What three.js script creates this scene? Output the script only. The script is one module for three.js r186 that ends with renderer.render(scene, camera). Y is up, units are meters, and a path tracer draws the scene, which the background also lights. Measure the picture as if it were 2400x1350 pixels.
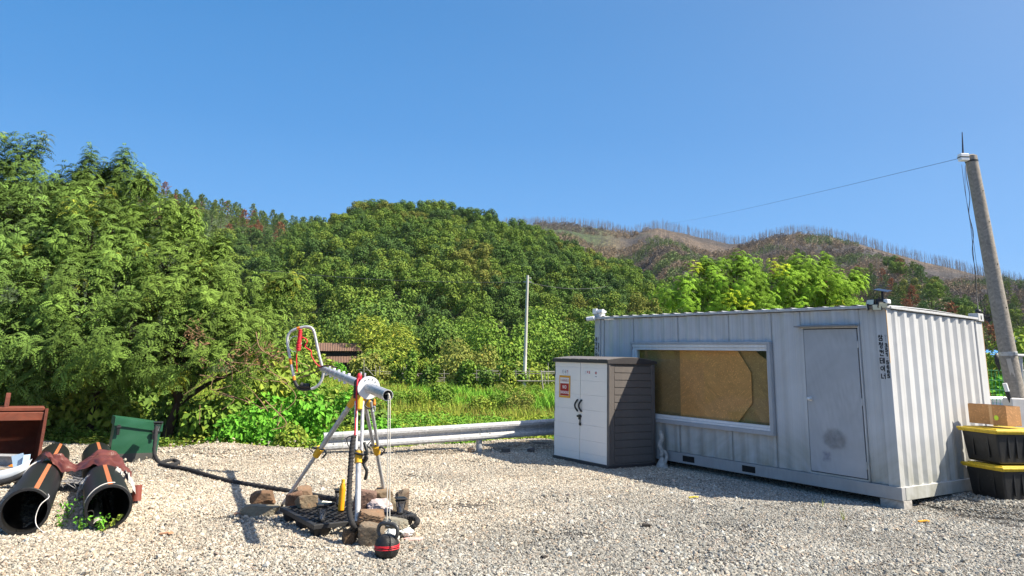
import * as THREE from 'three';
import { mergeGeometries, toCreasedNormals } from 'three/addons/utils/BufferGeometryUtils.js';
import { RoundedBoxGeometry } from 'three/addons/geometries/RoundedBoxGeometry.js';
import { ImprovedNoise } from 'three/addons/math/ImprovedNoise.js';

// ---------------------------------------------------------------- camera, sky, sun, exposure
const scene = new THREE.Scene();
const F = 1695, EYE = 1.7564, PITCH = 0.22924, ROLL = 0.033476;
const camera = new THREE.PerspectiveCamera(2 * Math.atan(900 / F) * 180 / Math.PI, 2400 / 1800, 0.1, 3000);
camera.position.set(0, EYE, 0);
camera.rotation.order = 'YXZ';
camera.rotation.set(PITCH, 0, ROLL);
camera.setViewOffset(2400, 1800, 0, 450, 2400, 1350);   // the photograph's frame is the lower three quarters of the lens image
camera.updateMatrixWorld(true);
scene.add(camera);
scene.fog = new THREE.FogExp2(new THREE.Color().setRGB(0.80, 0.90, 1.0), 0.00008);   // faint haze of a clear day

const renderer = new THREE.WebGLRenderer({ antialias: true });
renderer.toneMapping = THREE.LinearToneMapping;
const EXPO = 2.05;                                                     // the yard is exposed for its shaded fronts
renderer.toneMappingExposure = EXPO;
renderer.shadowMap.enabled = true;

const SUN = new THREE.Vector3(0.865, 1, 0.184).normalize();
{
  const W = 512, H = 256, d = new Float32Array(W * H * 4), v = new THREE.Vector3();
  const L = (a, b, t) => a.map((x, i) => x + (b[i] - x) * t);
  const stops = [[0, [0.31, 0.62, 1.0]], [0.14, [0.18, 0.475, 0.95]], [0.30, [0.098, 0.345, 0.78]], [0.45, [0.058, 0.275, 0.67]], [1, [0.045, 0.17, 0.47]]];
  for (let y = 0; y < H; y++) for (let x = 0; x < W; x++) {
    const el = ((y + 0.5) / H - 0.5) * Math.PI, az = ((x + 0.5) / W - 0.5) * 2 * Math.PI;
    v.set(Math.cos(az) * Math.cos(el), Math.sin(el), Math.sin(az) * Math.cos(el));
    let c;
    const s = Math.max(0, v.y);
    let k = 0; while (k < stops.length - 2 && s > stops[k + 1][0]) k++;
    const t = (s - stops[k][0]) / (stops[k + 1][0] - stops[k][0]);
    c = L(stops[k][1], stops[k + 1][1], t);
    const g = Math.acos(Math.min(1, v.dot(SUN))) * 180 / Math.PI;
    const a = 0.105 * Math.min(6, Math.exp(-(g - 60) / 19));
    c = [c[0] + a * 1.15, c[1] + a * 0.95, c[2] + a * 0.7];
    if (v.y < 0) c = L(c, [0.25, 0.24, 0.21], Math.min(1, -v.y * 12));
    d.set([c[0] / EXPO, c[1] / EXPO, c[2] / EXPO, 1], (y * W + x) * 4);
  }
  const t = new THREE.DataTexture(d, W, H, THREE.RGBAFormat, THREE.FloatType);
  t.mapping = THREE.EquirectangularReflectionMapping; t.magFilter = THREE.LinearFilter; t.needsUpdate = true;
  scene.background = t; scene.environment = t;
}
const sun = new THREE.DirectionalLight(new THREE.Color().setRGB(1, 0.91, 0.76), 5);
sun.position.copy(SUN).multiplyScalar(60); sun.castShadow = true;
sun.shadow.camera.left = -30; sun.shadow.camera.right = 30; sun.shadow.camera.top = 30; sun.shadow.camera.bottom = -30; sun.shadow.camera.far = 200;
sun.shadow.mapSize.set(4096, 4096);
scene.add(sun, sun.target);

// ---------------------------------------------------------------- helpers
let seed = 7;
const rnd = () => { seed = (seed * 1664525 + 1013904223) >>> 0; return seed / 4294967296; };
const reseed = (n) => { seed = n >>> 0; rnd(); rnd(); };
const rr = (a, b) => a + (b - a) * rnd();
const V = (x, y, z) => new THREE.Vector3(x, y, z);
const ss = (a, b, x) => { const t = Math.min(1, Math.max(0, (x - a) / (b - a))); return t * t * (3 - 2 * t); };
const lerp = (a, b, t) => a + (b - a) * t;
const noise3 = new ImprovedNoise();
const nz = (x, y, z = 0) => noise3.noise(x, y, z);
const fbm = (x, y, z = 0, o = 4) => { let s = 0, a = 0.5; for (let i = 0; i < o; i++) { s += a * nz(x, y, z); x *= 2.03; y *= 2.03; z *= 2.03; a *= 0.5; } return s; };
const R = new THREE.Matrix4().makeRotationFromEuler(camera.rotation);
const ray = (px, py) => V((px - 1200) / F, -(py - 450) / F, -1).applyMatrix4(R);
// a point of the photograph at D metres ahead of the camera, or on the level y = h
const at = (px, py, D) => { const d = ray(px, py); return V(0, EYE, 0).addScaledVector(d, D / -d.z); };
const gnd = (px, py, h = 0) => { const d = ray(px, py); return V(0, EYE, 0).addScaledVector(d, (h - EYE) / d.y); };
const az = (px, py) => { const d = ray(px, py); return [Math.atan2(d.x, -d.z), d.y / Math.hypot(d.x, d.z)]; };

const used = {};
const numbered = (n) => { const k = used[n] = (used[n] ?? -1) + 1; return k ? n + '_' + String(k).padStart(3, '0') : n; };
function shade(o) { o.castShadow = true; o.receiveShadow = true; return o; }
function thing(name, label, category, p = V(0, 0, 0), turn = 0, group) {
  const o = new THREE.Group(); o.name = numbered(name); o.position.copy(p); o.rotation.y = turn;
  o.userData = { label, category }; if (group) o.userData.group = group;
  scene.add(o); return o;
}
function tag(o, label, category, group, kind) { Object.assign(o.userData, { label, category }); if (group) o.userData.group = group; if (kind) o.userData.kind = kind; return o; }
function copyOf(src, name, label, p, turn, group, scale) {
  const c = src.clone(); c.name = numbered(name); c.userData = { ...src.userData, label }; if (group) c.userData.group = group;
  c.position.copy(p); c.rotation.y = turn; if (scale) c.scale.copy(scale); scene.add(c); return c;
}
// metre-sized uv from positions, by the main axis of each face
function meterUV(g) {
  const p = g.attributes.position, n = g.attributes.normal, uv = new Float32Array(p.count * 2);
  for (let i = 0; i < p.count; i++) {
    const a = Math.abs(n.getX(i)), b = Math.abs(n.getY(i)), c = Math.abs(n.getZ(i));
    if (b >= a && b >= c) { uv[i * 2] = p.getX(i); uv[i * 2 + 1] = p.getZ(i); }
    else if (a >= c) { uv[i * 2] = p.getZ(i); uv[i * 2 + 1] = p.getY(i); }
    else { uv[i * 2] = p.getX(i); uv[i * 2 + 1] = p.getY(i); }
  }
  g.setAttribute('uv', new THREE.BufferAttribute(uv, 2)); return g;
}
function clean(g, keepUV) {
  if (g.index) g = g.toNonIndexed();
  for (const k of Object.keys(g.attributes)) if (!['position', 'normal', 'uv'].includes(k)) g.deleteAttribute(k);
  g.morphAttributes = {};
  if (!keepUV || !g.attributes.uv) meterUV(g);
  return g;
}
const merge = (list, keepUV) => { const l = [].concat(list).map((g) => clean(g, keepUV)); return l.length > 1 ? mergeGeometries(l) : l[0]; };
function part(name, geoms, mat, parent, keepUV) {
  const m = shade(new THREE.Mesh(merge(geoms, keepUV), mat)); m.name = parent ? name : numbered(name);
  (parent ?? scene).add(m); return m;
}
const bx = (w, h, d, x = 0, y = 0, z = 0, r = 0) => (r ? new RoundedBoxGeometry(w, h, d, 2, r) : new THREE.BoxGeometry(w, h, d)).translate(x, y, z);
// box between two corners
const bb = (x0, x1, y0, y1, z0, z1, r = 0) => bx(x1 - x0, y1 - y0, z1 - z0, (x0 + x1) / 2, (y0 + y1) / 2, (z0 + z1) / 2, r);
function rod(a, b, r0, r1 = r0, seg = 14, open = false) {
  const d = b.clone().sub(a), L = d.length(), g = new THREE.CylinderGeometry(r1, r0, L, seg, 1, open).translate(0, L / 2, 0);
  g.applyQuaternion(new THREE.Quaternion().setFromUnitVectors(V(0, 1, 0), d.normalize())); return g.translate(a.x, a.y, a.z);
}
const tube = (pts, r, n = 60, seg = 8, closed = false, tension = 0.5) => new THREE.TubeGeometry(new THREE.CatmullRomCurve3(pts, closed, 'catmullrom', tension), n, r, seg, closed);
// open pipe with wall thickness between two points
function pipe(a, b, ro, ri, seg = 40) {
  const L = a.distanceTo(b), c = (ro - ri) * 0.25;
  const pr = [[ri, 0], [ri, L], [ro - c, L], [ro, L - c], [ro, c], [ro - c, 0], [ri, 0]].map(([x, y]) => new THREE.Vector2(x, y)).reverse();
  const g = toCreasedNormals(new THREE.LatheGeometry(pr, seg), 0.6);
  g.applyQuaternion(new THREE.Quaternion().setFromUnitVectors(V(0, 1, 0), b.clone().sub(a).normalize())); return g.translate(a.x, a.y, a.z);
}
const ext = (pts, depth, bevel = 0) => new THREE.ExtrudeGeometry(new THREE.Shape(pts.map(([x, y]) => new THREE.Vector2(x, y))), { depth, bevelEnabled: bevel > 0, bevelSize: bevel, bevelThickness: bevel, bevelSegments: 1, steps: 1 });

// ---------------------------------------------------------------- textures and materials
function dtex(n, fn, repeat, srgb = true) {
  const d = new Uint8Array(n * n * 4);
  for (let y = 0; y < n; y++) for (let x = 0; x < n; x++) {
    const c = fn(x / n, y / n, x, y), i = (y * n + x) * 4;
    for (let k = 0; k < 3; k++) d[i + k] = Math.max(0, Math.min(255, (Array.isArray(c) ? c[k] : c) * 255));
    d[i + 3] = 255;
  }
  const t = new THREE.DataTexture(d, n, n); t.wrapS = t.wrapT = THREE.RepeatWrapping; t.magFilter = THREE.LinearFilter;
  t.repeat.set(repeat, repeat); if (srgb) t.colorSpace = THREE.SRGBColorSpace; t.needsUpdate = true; return t;
}
// noise that tiles over the unit square
const tn = (u, v, f, z = 0) => { const a = u * 2 * Math.PI, b = v * 2 * Math.PI, k = f / 6.283; return nz(Math.cos(a) * k + 9 + z, Math.sin(a) * k + Math.cos(b) * k * 1.3 + 5, Math.sin(b) * k + z * 3.1); };
const tf = (u, v, f, z = 0) => tn(u, v, f, z) * 0.55 + tn(u, v, f * 2.1, z + 3) * 0.28 + tn(u, v, f * 4.3, z + 7) * 0.17;
const T = {
  grime: dtex(512, (u, v) => 0.955 + 0.08 * tf(u, v, 6) + 0.05 * tn(u, v * 0.25, 60, 4) * (0.6 + tn(u, v, 4, 9)), 0.4),
  wall: dtex(1024, (u, v) => { const st = 0.5 + 0.5 * tn(u, 0.2, 70, 4), s2 = 0.5 + 0.5 * tn(u, 0.6, 150, 8), h = v * 3, low = ss(1.1, 0.2, h) * (0.14 + 0.16 * tf(u, v, 14, 5)), run = ss(2.75, 1.6, 4.3 - h) * 0 + ss(1.7, 2.7, h) * 0.10 * st * s2, k = 1.0 - 0.11 * st * s2 + 0.06 * tf(u, v, 7) - low - run; const r = Math.max(0, tn(u, v * 0.3, 90, 12) - 0.42) * ss(0.9, 0.2, h) * 0.5; return [k + 0.02 * low, k - r * 0.10, k - 0.25 * low - r * 0.25]; }, 1 / 3),
  scuff: dtex(512, (u, v, x, y) => { const s = Math.max(0, tn(u * 1, v * 1, 46, 2) - 0.32) * 2.2; return 0.62 + 0.22 * tf(u, v, 9) + s * 0.5; }, 0.8),
  speck: dtex(512, (u, v) => 0.82 + 0.22 * tf(u, v, 18) + (rnd() - 0.5) * 0.14, 1.2),
  rust: dtex(512, (u, v) => { const a = 0.5 + 0.7 * tf(u, v, 8), b = Math.max(0, tn(u, v, 22, 5)); return [0.60 + 0.25 * a, 0.55 + 0.22 * a - b * 0.1, 0.52 + 0.2 * a - b * 0.15]; }, 0.9),
  board: dtex(512, (u, v) => 0.86 + 0.10 * tf(u, v, 12) + (rnd() - 0.5) * 0.10 + Math.max(0, tn(u, v, 60, 8) - 0.30) * 0.9 + Math.max(0, tn(u * 1, v * 1, 140, 3) - 0.35) * 0.6, 0.7),
  bump: dtex(512, (u, v) => 0.5 + 0.5 * tf(u, v, 30) + (rnd() - 0.5) * 0.15, 1.5, false),
  wave: dtex(512, (u, v) => 0.5 + 0.6 * tf(u, v, 4, 2), 0.6, false),
};
const C = (r, g, b) => new THREE.Color().setRGB(r, g, b);
const std = (c, rough = 0.7, o = {}) => new THREE.MeshStandardMaterial({ color: c, roughness: rough, side: THREE.DoubleSide, ...o });
const leafM = (r, g, b) => new THREE.MeshPhysicalMaterial({ color: C(r, g, b), roughness: 0.9, vertexColors: true, transmission: 0.12, thickness: 0, specularIntensity: 0.25, side: THREE.DoubleSide });
const M = {
  paint: std(C(0.53, 0.54, 0.55), 0.55, { map: T.wall, bumpMap: T.wave, bumpScale: 0.004 }),
  paintDoor: std(C(0.42, 0.435, 0.46), 0.5, { map: T.grime, bumpMap: T.wave, bumpScale: 0.003 }),
  paintRail: std(C(0.36, 0.36, 0.36), 0.6, { map: T.grime, bumpMap: T.wave, bumpScale: 0.004 }),
  upvc: std(C(0.78, 0.79, 0.80), 0.35, { map: T.grime }),
  alu: std(C(0.74, 0.75, 0.76), 0.42, { metalness: 0.3, map: T.speck }),
  aluW: std(C(0.78, 0.78, 0.79), 0.4, { metalness: 0.25, map: T.speck }),
  zinc: std(C(0.64, 0.65, 0.65), 0.45, { metalness: 0.2, map: T.speck }),
  white: std(C(0.8, 0.8, 0.8), 0.4),
  dark: std(C(0.010, 0.012, 0.013), 0.5),
  black: std(C(0.02, 0.02, 0.021), 0.6, { bumpMap: T.bump, bumpScale: 0.002 }),
  void: std(C(0.006, 0.006, 0.006), 0.9),
  cable: std(C(0.02, 0.02, 0.02), 0.6),
  steel: std(C(0.72, 0.72, 0.72), 0.3, { metalness: 0.5 }),
  yellow: std(C(0.75, 0.42, 0.02), 0.5),
  orange: std(C(0.80, 0.25, 0.02), 0.5),
  red: std(C(0.62, 0.015, 0.03), 0.5),
  bark: std(C(0.10, 0.075, 0.055), 0.9, { map: T.rust, bumpMap: T.bump, bumpScale: 0.01 }),
  wood: std(C(0.42, 0.36, 0.28), 0.85, { map: T.speck }),
  cloth: std(C(0.62, 0.60, 0.56), 0.85, { map: T.speck, bumpMap: T.wave, bumpScale: 0.01 }),
  glass: new THREE.MeshPhysicalMaterial({ color: C(0.95, 0.96, 0.94), roughness: 0.02, transmission: 1, thickness: 0, ior: 1.38, side: THREE.DoubleSide }),
};
function canvasTex(w, h, draw) {
  const c = document.createElement('canvas'); c.width = w; c.height = h; draw(c.getContext('2d'), w, h);
  const t = new THREE.CanvasTexture(c); t.colorSpace = THREE.SRGBColorSpace; return t;
}
// Hangul syllables as strokes in a unit square, [kind, ...]: poly lines and rings
const HANGUL = {
  sam: [[.25, .05, .08, .5], [.25, .05, .45, .5], [.68, .02, .68, .58], [.68, .3, .95, .3], [.2, .66, .8, .66, .8, .98, .2, .98, .2, .66]],
  jeong: [[.06, .08, .52, .08], [.29, .08, .06, .52], [.29, .08, .52, .52], [.82, .02, .82, .58], [.56, .28, .82, .28], ['o', .5, .8, .2]],
  keon: [[.06, .08, .5, .08, .5, .3, .36, .55], [.06, .3, .48, .3], [.82, .02, .82, .66], [.58, .32, .82, .32], [.22, .66, .22, .95, .85, .95]],
  te: [[.48, .1, .06, .1, .06, .9, .48, .9], [.06, .5, .42, .5], [.45, .48, .66, .48], [.66, .04, .66, .96], [.9, .02, .9, .98]],
  i: [['o', .33, .5, .26], [.8, .02, .8, .98]],
  neo: [[.1, .1, .1, .82, .55, .82], [.82, .02, .82, .98], [.5, .42, .82, .42]],
  geum: [[.2, .05, .8, .05, .78, .38], [.04, .5, .96, .5], [.22, .66, .78, .66, .78, .96, .22, .96, .22, .66]],
  yeon: [['o', .3, .28, .2], [.82, .02, .82, .66], [.54, .2, .82, .2], [.54, .4, .82, .4], [.22, .66, .22, .95, .85, .95]],
  wi: [['o', .32, .25, .2], [.04, .58, .64, .58], [.34, .58, .34, .95], [.85, .02, .85, .98]],
  heom: [[.22, .02, .42, .02], [.08, .14, .56, .14], ['o', .32, .36, .15], [.84, .02, .84, .6], [.6, .32, .84, .32], [.22, .68, .82, .68, .82, .98, .22, .98, .22, .68]],
};
function hangul(g, name, x, y, w, h, lw, color) {
  g.strokeStyle = color; g.lineWidth = lw; g.lineJoin = 'miter';
  for (const s of HANGUL[name]) {
    g.beginPath();
    if (s[0] === 'o') g.ellipse(x + s[1] * w, y + s[2] * h, s[3] * w, s[3] * h, 0, 0, 7);
    else for (let i = 0; i < s.length; i += 2) i ? g.lineTo(x + s[i] * w, y + s[i + 1] * h) : g.moveTo(x + s[0] * w, y + s[1] * h);
    g.stroke();
  }
}
// ---------------------------------------------------------------- ground
const YAW = 0.963184, N0 = V(5.29435, 0, -10.18792);                    // the container's near corner and heading
const cw = (x, y, z) => V(x, y, z).applyAxisAngle(V(0, 1, 0), -YAW).add(N0);
const MOUND = cw(0.6, 0, -1.8);
// where the gravel ends: a line of (x, z), noisy
const EDGE = [[-40, -15.6], [-9, -15.6], [-7.4, -15.5], [-6, -15.0], [-5, -14.5], [-4, -14.3], [-3.4, -14.3], [-2.4, -14.7], [-1.2, -15.5], [0.3, -16.9], [1.2, -16.9], [4.5, -18.4], [9, -20.4], [16, -21.5], [60, -22]];
function edgeZ(x) {
  let k = 0; while (k < EDGE.length - 2 && x > EDGE[k + 1][0]) k++;
  const t = Math.min(1, Math.max(0, (x - EDGE[k][0]) / (EDGE[k + 1][0] - EDGE[k][0])));
  return lerp(EDGE[k][1], EDGE[k + 1][1], t) + 0.28 * nz(x * 1.7, 3.3) + 0.12 * nz(x * 5.1, 8.3);
}
function padY(x, z) {
  let y = -0.22 * ss(8, 12.5, -z) * ss(5.2, 7.0, -x);
  const e = z - edgeZ(x);
  y += 0.09 * Math.exp(-((e - 0.5) ** 2) / 0.25) * (0.4 + 1.1 * nz(x * 1.9, 1.7)) * (x < 1.5 ? 1 : 0);
  y += 0.13 * Math.exp(-((x - MOUND.x) ** 2 + (z - MOUND.z) ** 2) / 0.8);
  const near = ss(3, 9, Math.hypot(x, z));
  return y + 0.022 * nz(x * 0.8, z * 0.8, 4) * near;
}
// ---- hills: ridges traced as bearings and slopes
const ridge = (pts) => pts.map(([x, y]) => az(x, y)).sort((a, b) => a[0] - b[0]);
const look = (r, a) => {
  if (a <= r[0][0]) return r[0][1]; if (a >= r[r.length - 1][0]) return r[r.length - 1][1];
  let k = 0; while (a > r[k + 1][0]) k++;
  const t = (a - r[k][0]) / (r[k + 1][0] - r[k][0]), s = t * t * (3 - 2 * t); return lerp(r[k][1], r[k + 1][1], lerp(t, s, 0.5));
};
const RA = ridge([[-400, 760], [100, 700], [400, 660], [560, 625], [640, 580], [720, 530], [800, 497], [850, 478], [900, 471], [1000, 479], [1080, 489], [1130, 505], [1200, 519], [1260, 541], [1320, 569], [1380, 592], [1450, 614], [1520, 644], [1580, 700], [1640, 760], [1720, 840], [2600, 880]]);
const RB = ridge([[-700, 330], [-200, 350], [200, 378], [350, 405], [420, 424], [480, 440], [560, 456], [640, 474], [700, 485], [760, 494], [820, 510], [900, 540], [1100, 640], [1400, 760], [2600, 860]]);
const RC = ridge([[900, 600], [1080, 545], [1210, 524], [1330, 524], [1420, 537], [1480, 551], [1510, 540], [1540, 534], [1590, 540], [1650, 557], [1710, 571], [1750, 569], [1810, 551], [1865, 540], [1930, 550], [2000, 567], [2100, 598], [2200, 621], [2300, 641], [2400, 666], [2700, 700], [3400, 720]]);
function hillA(a, r) { const D = 195, B = 88, top = look(RA, a) * D + EYE - 6.5; const t = (r - B) / (D - B); return t < 0 ? -3 + t : t < 1 ? Math.max(-1, top) * Math.pow(t, 0.9) * (1.06 - 0.06 * t) - 0.4 * (1 - t) : top - (r - D) * 0.22; }
function hillB(a, r) { const D = 310, B = 120, top = look(RB, a) * D + EYE - 9; const t = (r - B) / (D - B); return t < 0 ? -3 + t : t < 1 ? Math.max(-1, top) * t - 0.4 : top - (r - D) * 0.3; }
function hillC(a, r) {
  const D = 520, B = 125, top = look(RC, a) * D + EYE; const t = (r - B) / (D - B);
  const gul = 7 * Math.sin(a * 46 + r * 0.012) * Math.max(0, Math.min(t * 3, 1) * (1 - t)) * 1.5;
  return t < 0 ? -3 + t : t < 1 ? Math.max(-1, top) * Math.pow(t, 1.12) - 0.4 + gul : top - (r - D) * 0.35;
}
const fieldY = (x, z) => { const r = Math.hypot(x, z); return -0.5 + 0.4 * ss(24, 50, r) + 0.25 * ss(60, 90, r) + 0.06 * nz(x * 0.3, z * 0.3); };
function landY(x, z) {
  const r = Math.hypot(x, z), a = Math.atan2(x, -z);
  let y = fieldY(x, z);
  if (z < 0 && r > 80) {
    const n = 1.6 * fbm(x * 0.03, z * 0.03, 2, 3);
    y = Math.max(y, hillA(a, r) + n * ss(88, 120, r), hillB(a, r) + n * ss(130, 200, r), hillC(a, r) + 2.2 * n * ss(140, 240, r));
  }
  return y;
}
function grid(nu, nv, fn, flip) {
  const p = [], idx = [];
  for (let j = 0; j <= nv; j++) for (let i = 0; i <= nu; i++) p.push(...fn(i / nu, j / nv));
  for (let j = 0; j < nv; j++) for (let i = 0; i < nu; i++) { const a = j * (nu + 1) + i, b = a + 1, c = a + nu + 1, d = c + 1; flip ? idx.push(a, c, b, b, c, d) : idx.push(a, b, c, b, d, c); }
  const g = new THREE.BufferGeometry(); g.setAttribute('position', new THREE.Float32BufferAttribute(p, 3)); g.setIndex(idx); g.computeVertexNormals(); return g;
}
// where the gravel is warm and pale (1) or grey (0)
const warm = (x, z) => Math.min(1, Math.max(0, ss(-1.5, 3, -(x - 0.6) + (-z - 8.5) * 0.9) * (0.75 + 0.6 * nz(x * 0.6, z * 0.6, 7)) + 0.18 * nz(x * 1.9, z * 1.9, 2)));
// gravel sheet
{
  const g = grid(230, 170, (u, v) => {
    const k = u * 2 - 1, x = 9 * k + 36 * k * k * k, e = edgeZ(x), w = v < 0.06 ? 0 : (v - 0.06) / 0.94, z0 = v < 0.06 ? e - 0.8 * (1 - v / 0.06) : e + Math.pow(w, 1.6) * (26 - e);
    return [x, (v < 0.06 ? padY(x, e) - 0.75 * Math.pow(1 - v / 0.06, 1.2) : padY(x, z0)), z0];
  }, true);
  const p = g.attributes.position, c = new Float32Array(p.count * 3), uv = new Float32Array(p.count * 2);
  for (let i = 0; i < p.count; i++) {
    const x = p.getX(i), z = p.getZ(i), w = warm(x, z), b = 0.92 + 0.3 * fbm(x * 0.9, z * 0.9, 5, 3);
    c.set([lerp(0.17, 0.28, w) * b, lerp(0.162, 0.24, w) * b, lerp(0.15, 0.19, w) * b], i * 3); uv.set([x, z], i * 2);
  }
  g.setAttribute('color', new THREE.BufferAttribute(c, 3)); g.setAttribute('uv', new THREE.BufferAttribute(uv, 2));
  const stone = dtex(1024, (u, v) => 0.72 + 0.2 * tn(u, v, 90, 3) + (rnd() - 0.5) * 0.4, 0.55), bump = dtex(1024, (u, v) => 0.5 + 0.35 * tn(u, v, 110, 6) + (rnd() - 0.5) * 0.4, 0.55, false);
  const m = shade(new THREE.Mesh(g, std(C(1, 1, 1), 0.9, { vertexColors: true, map: stone, bumpMap: bump, bumpScale: 0.02 }))); m.name = 'gravel_ground'; m.userData.kind = 'structure'; scene.add(m);
}
// loose stones: patches of crushed rock in six variants
{
  reseed(41);
  const variant = (n, rad, s0, s1) => {
    const pos = [], col = [];
    for (let i = 0; i < n; i++) {
      const a = rnd() * 6.283, q = Math.sqrt(rnd()) * rad, s = lerp(s0, s1, Math.pow(rnd(), 2.2)), g = new THREE.IcosahedronGeometry(1, 0), p = g.attributes.position;
      const jit = {}; const sx = rr(0.75, 1.35), sy = rr(0.45, 0.85), sz = rr(0.6, 1.1), e = new THREE.Euler(rr(-0.7, 0.7), rnd() * 6.28, rr(-0.7, 0.7)), m4 = new THREE.Matrix4().makeRotationFromEuler(e), v = V();
      const k = rnd(), t = k < 0.16 ? 0.60 : k < 0.40 ? 0.46 : k < 0.78 ? 0.34 : k < 0.94 ? 0.24 : 0.14, h = rnd();
      const cc = h < 0.10 ? [t * 1.12, t * 0.92, t * 0.74] : h < 0.12 ? [t * 1.08, t * 0.9, t * 0.82] : h < 0.35 ? [t * 0.97, t, t * 0.98] : [t * 1.03, t, t * 0.93];
      for (let j = 0; j < p.count; j++) {
        v.fromBufferAttribute(p, j); const key = v.x.toFixed(3) + v.y.toFixed(3) + v.z.toFixed(3); const f = jit[key] ??= rr(0.72, 1.2);
        v.multiplyScalar(f).multiply(V(sx, sy, sz)).applyMatrix4(m4).multiplyScalar(s); pos.push(v.x + Math.cos(a) * q, v.y + s * 0.12 + 0.004, v.z + Math.sin(a) * q); col.push(...cc);
      }
    }
    const g = new THREE.BufferGeometry(); g.setAttribute('position', new THREE.Float32BufferAttribute(pos, 3)); g.setAttribute('color', new THREE.Float32BufferAttribute(col, 3)); return g;
  };
  const mat = std(C(1, 1, 1), 0.85, { vertexColors: true });
  const sets = []; for (let i = 0; i < 6; i++) sets.push({ g: variant(360, 0.3, 0.0065, i < 4 ? 0.0150 : 0.0215), at: [] });
  sets.push({ g: variant(60, 1.3, 0.014, 0.036), at: [] });
  for (let i = 0; i < 170; i++) { const Z = -4.6 - 11 * Math.pow(rnd(), 1.4), X = rr(-1, 1) * Math.min(10, 1.2 - Z * 0.8), l = V(X, 0, Z).sub(N0).applyAxisAngle(V(0, 1, 0), YAW); if (Z > edgeZ(X) + 0.2 && !(l.x < 0.1 && l.x > -6.3 && l.z < 0.1 && l.z > -3.1)) sets[6].at.push([X, padY(X, Z), Z]); }
  for (let z = -4.6; z > -19; z -= 0.23) {
    const half = Math.min(11, 1.2 + -z * 0.80);
    for (let x = -half; x < half; x += 0.23) {
      const X = x + rr(-0.1, 0.1), Z = z + rr(-0.1, 0.1), e = Z - edgeZ(X); if (e < -0.25) continue; if (e > 0.8 && nz(X * 0.9 + 3, Z * 0.9, 12) + 0.35 * nz(X * 3, Z * 3, 5) > 0.47) continue;   // bare sandy spots
     
      const l = cw(0, 0, 0).sub(V(X, 0, Z)).applyAxisAngle(V(0, 1, 0), YAW).negate(); if (l.x < -0.5 && l.x > -5.8 && l.z < -0.6 && l.z > -2.7) continue;   // under the container
      sets[Math.floor(rnd() * 6)].at.push([X, e < 0 ? padY(X, edgeZ(X)) + e * 1.0 : padY(X, Z), Z]);
    }
  }
  const q = new THREE.Quaternion(), m = new THREE.Matrix4(), c = new THREE.Color();
  for (const s of sets) {
    const im = shade(new THREE.InstancedMesh(s.g, mat, s.at.length)); im.name = numbered('gravel_stones'); im.userData.kind = 'stuff';
    tag(im, 'loose crushed stones covering the yard', 'gravel', 'loose stones of the gravel yard', 'stuff');
    s.at.forEach(([x, y, z], i) => {
      q.setFromAxisAngle(V(0, 1, 0), rnd() * 6.283); const k = rr(0.85, 1.2); m.compose(V(x, y, z), q, V(k, k, k)); im.setMatrixAt(i, m);
      const w = warm(x, z), b = 0.98 + 0.55 * fbm(x * 0.7, z * 0.7, 5, 4) + rr(-0.08, 0.08); im.setColorAt(i, c.setRGB(lerp(0.73, 1.07, w) * b, lerp(0.71, 0.95, w) * b, lerp(0.665, 0.79, w) * b));
    });
    scene.add(im);
  }
}
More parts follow.
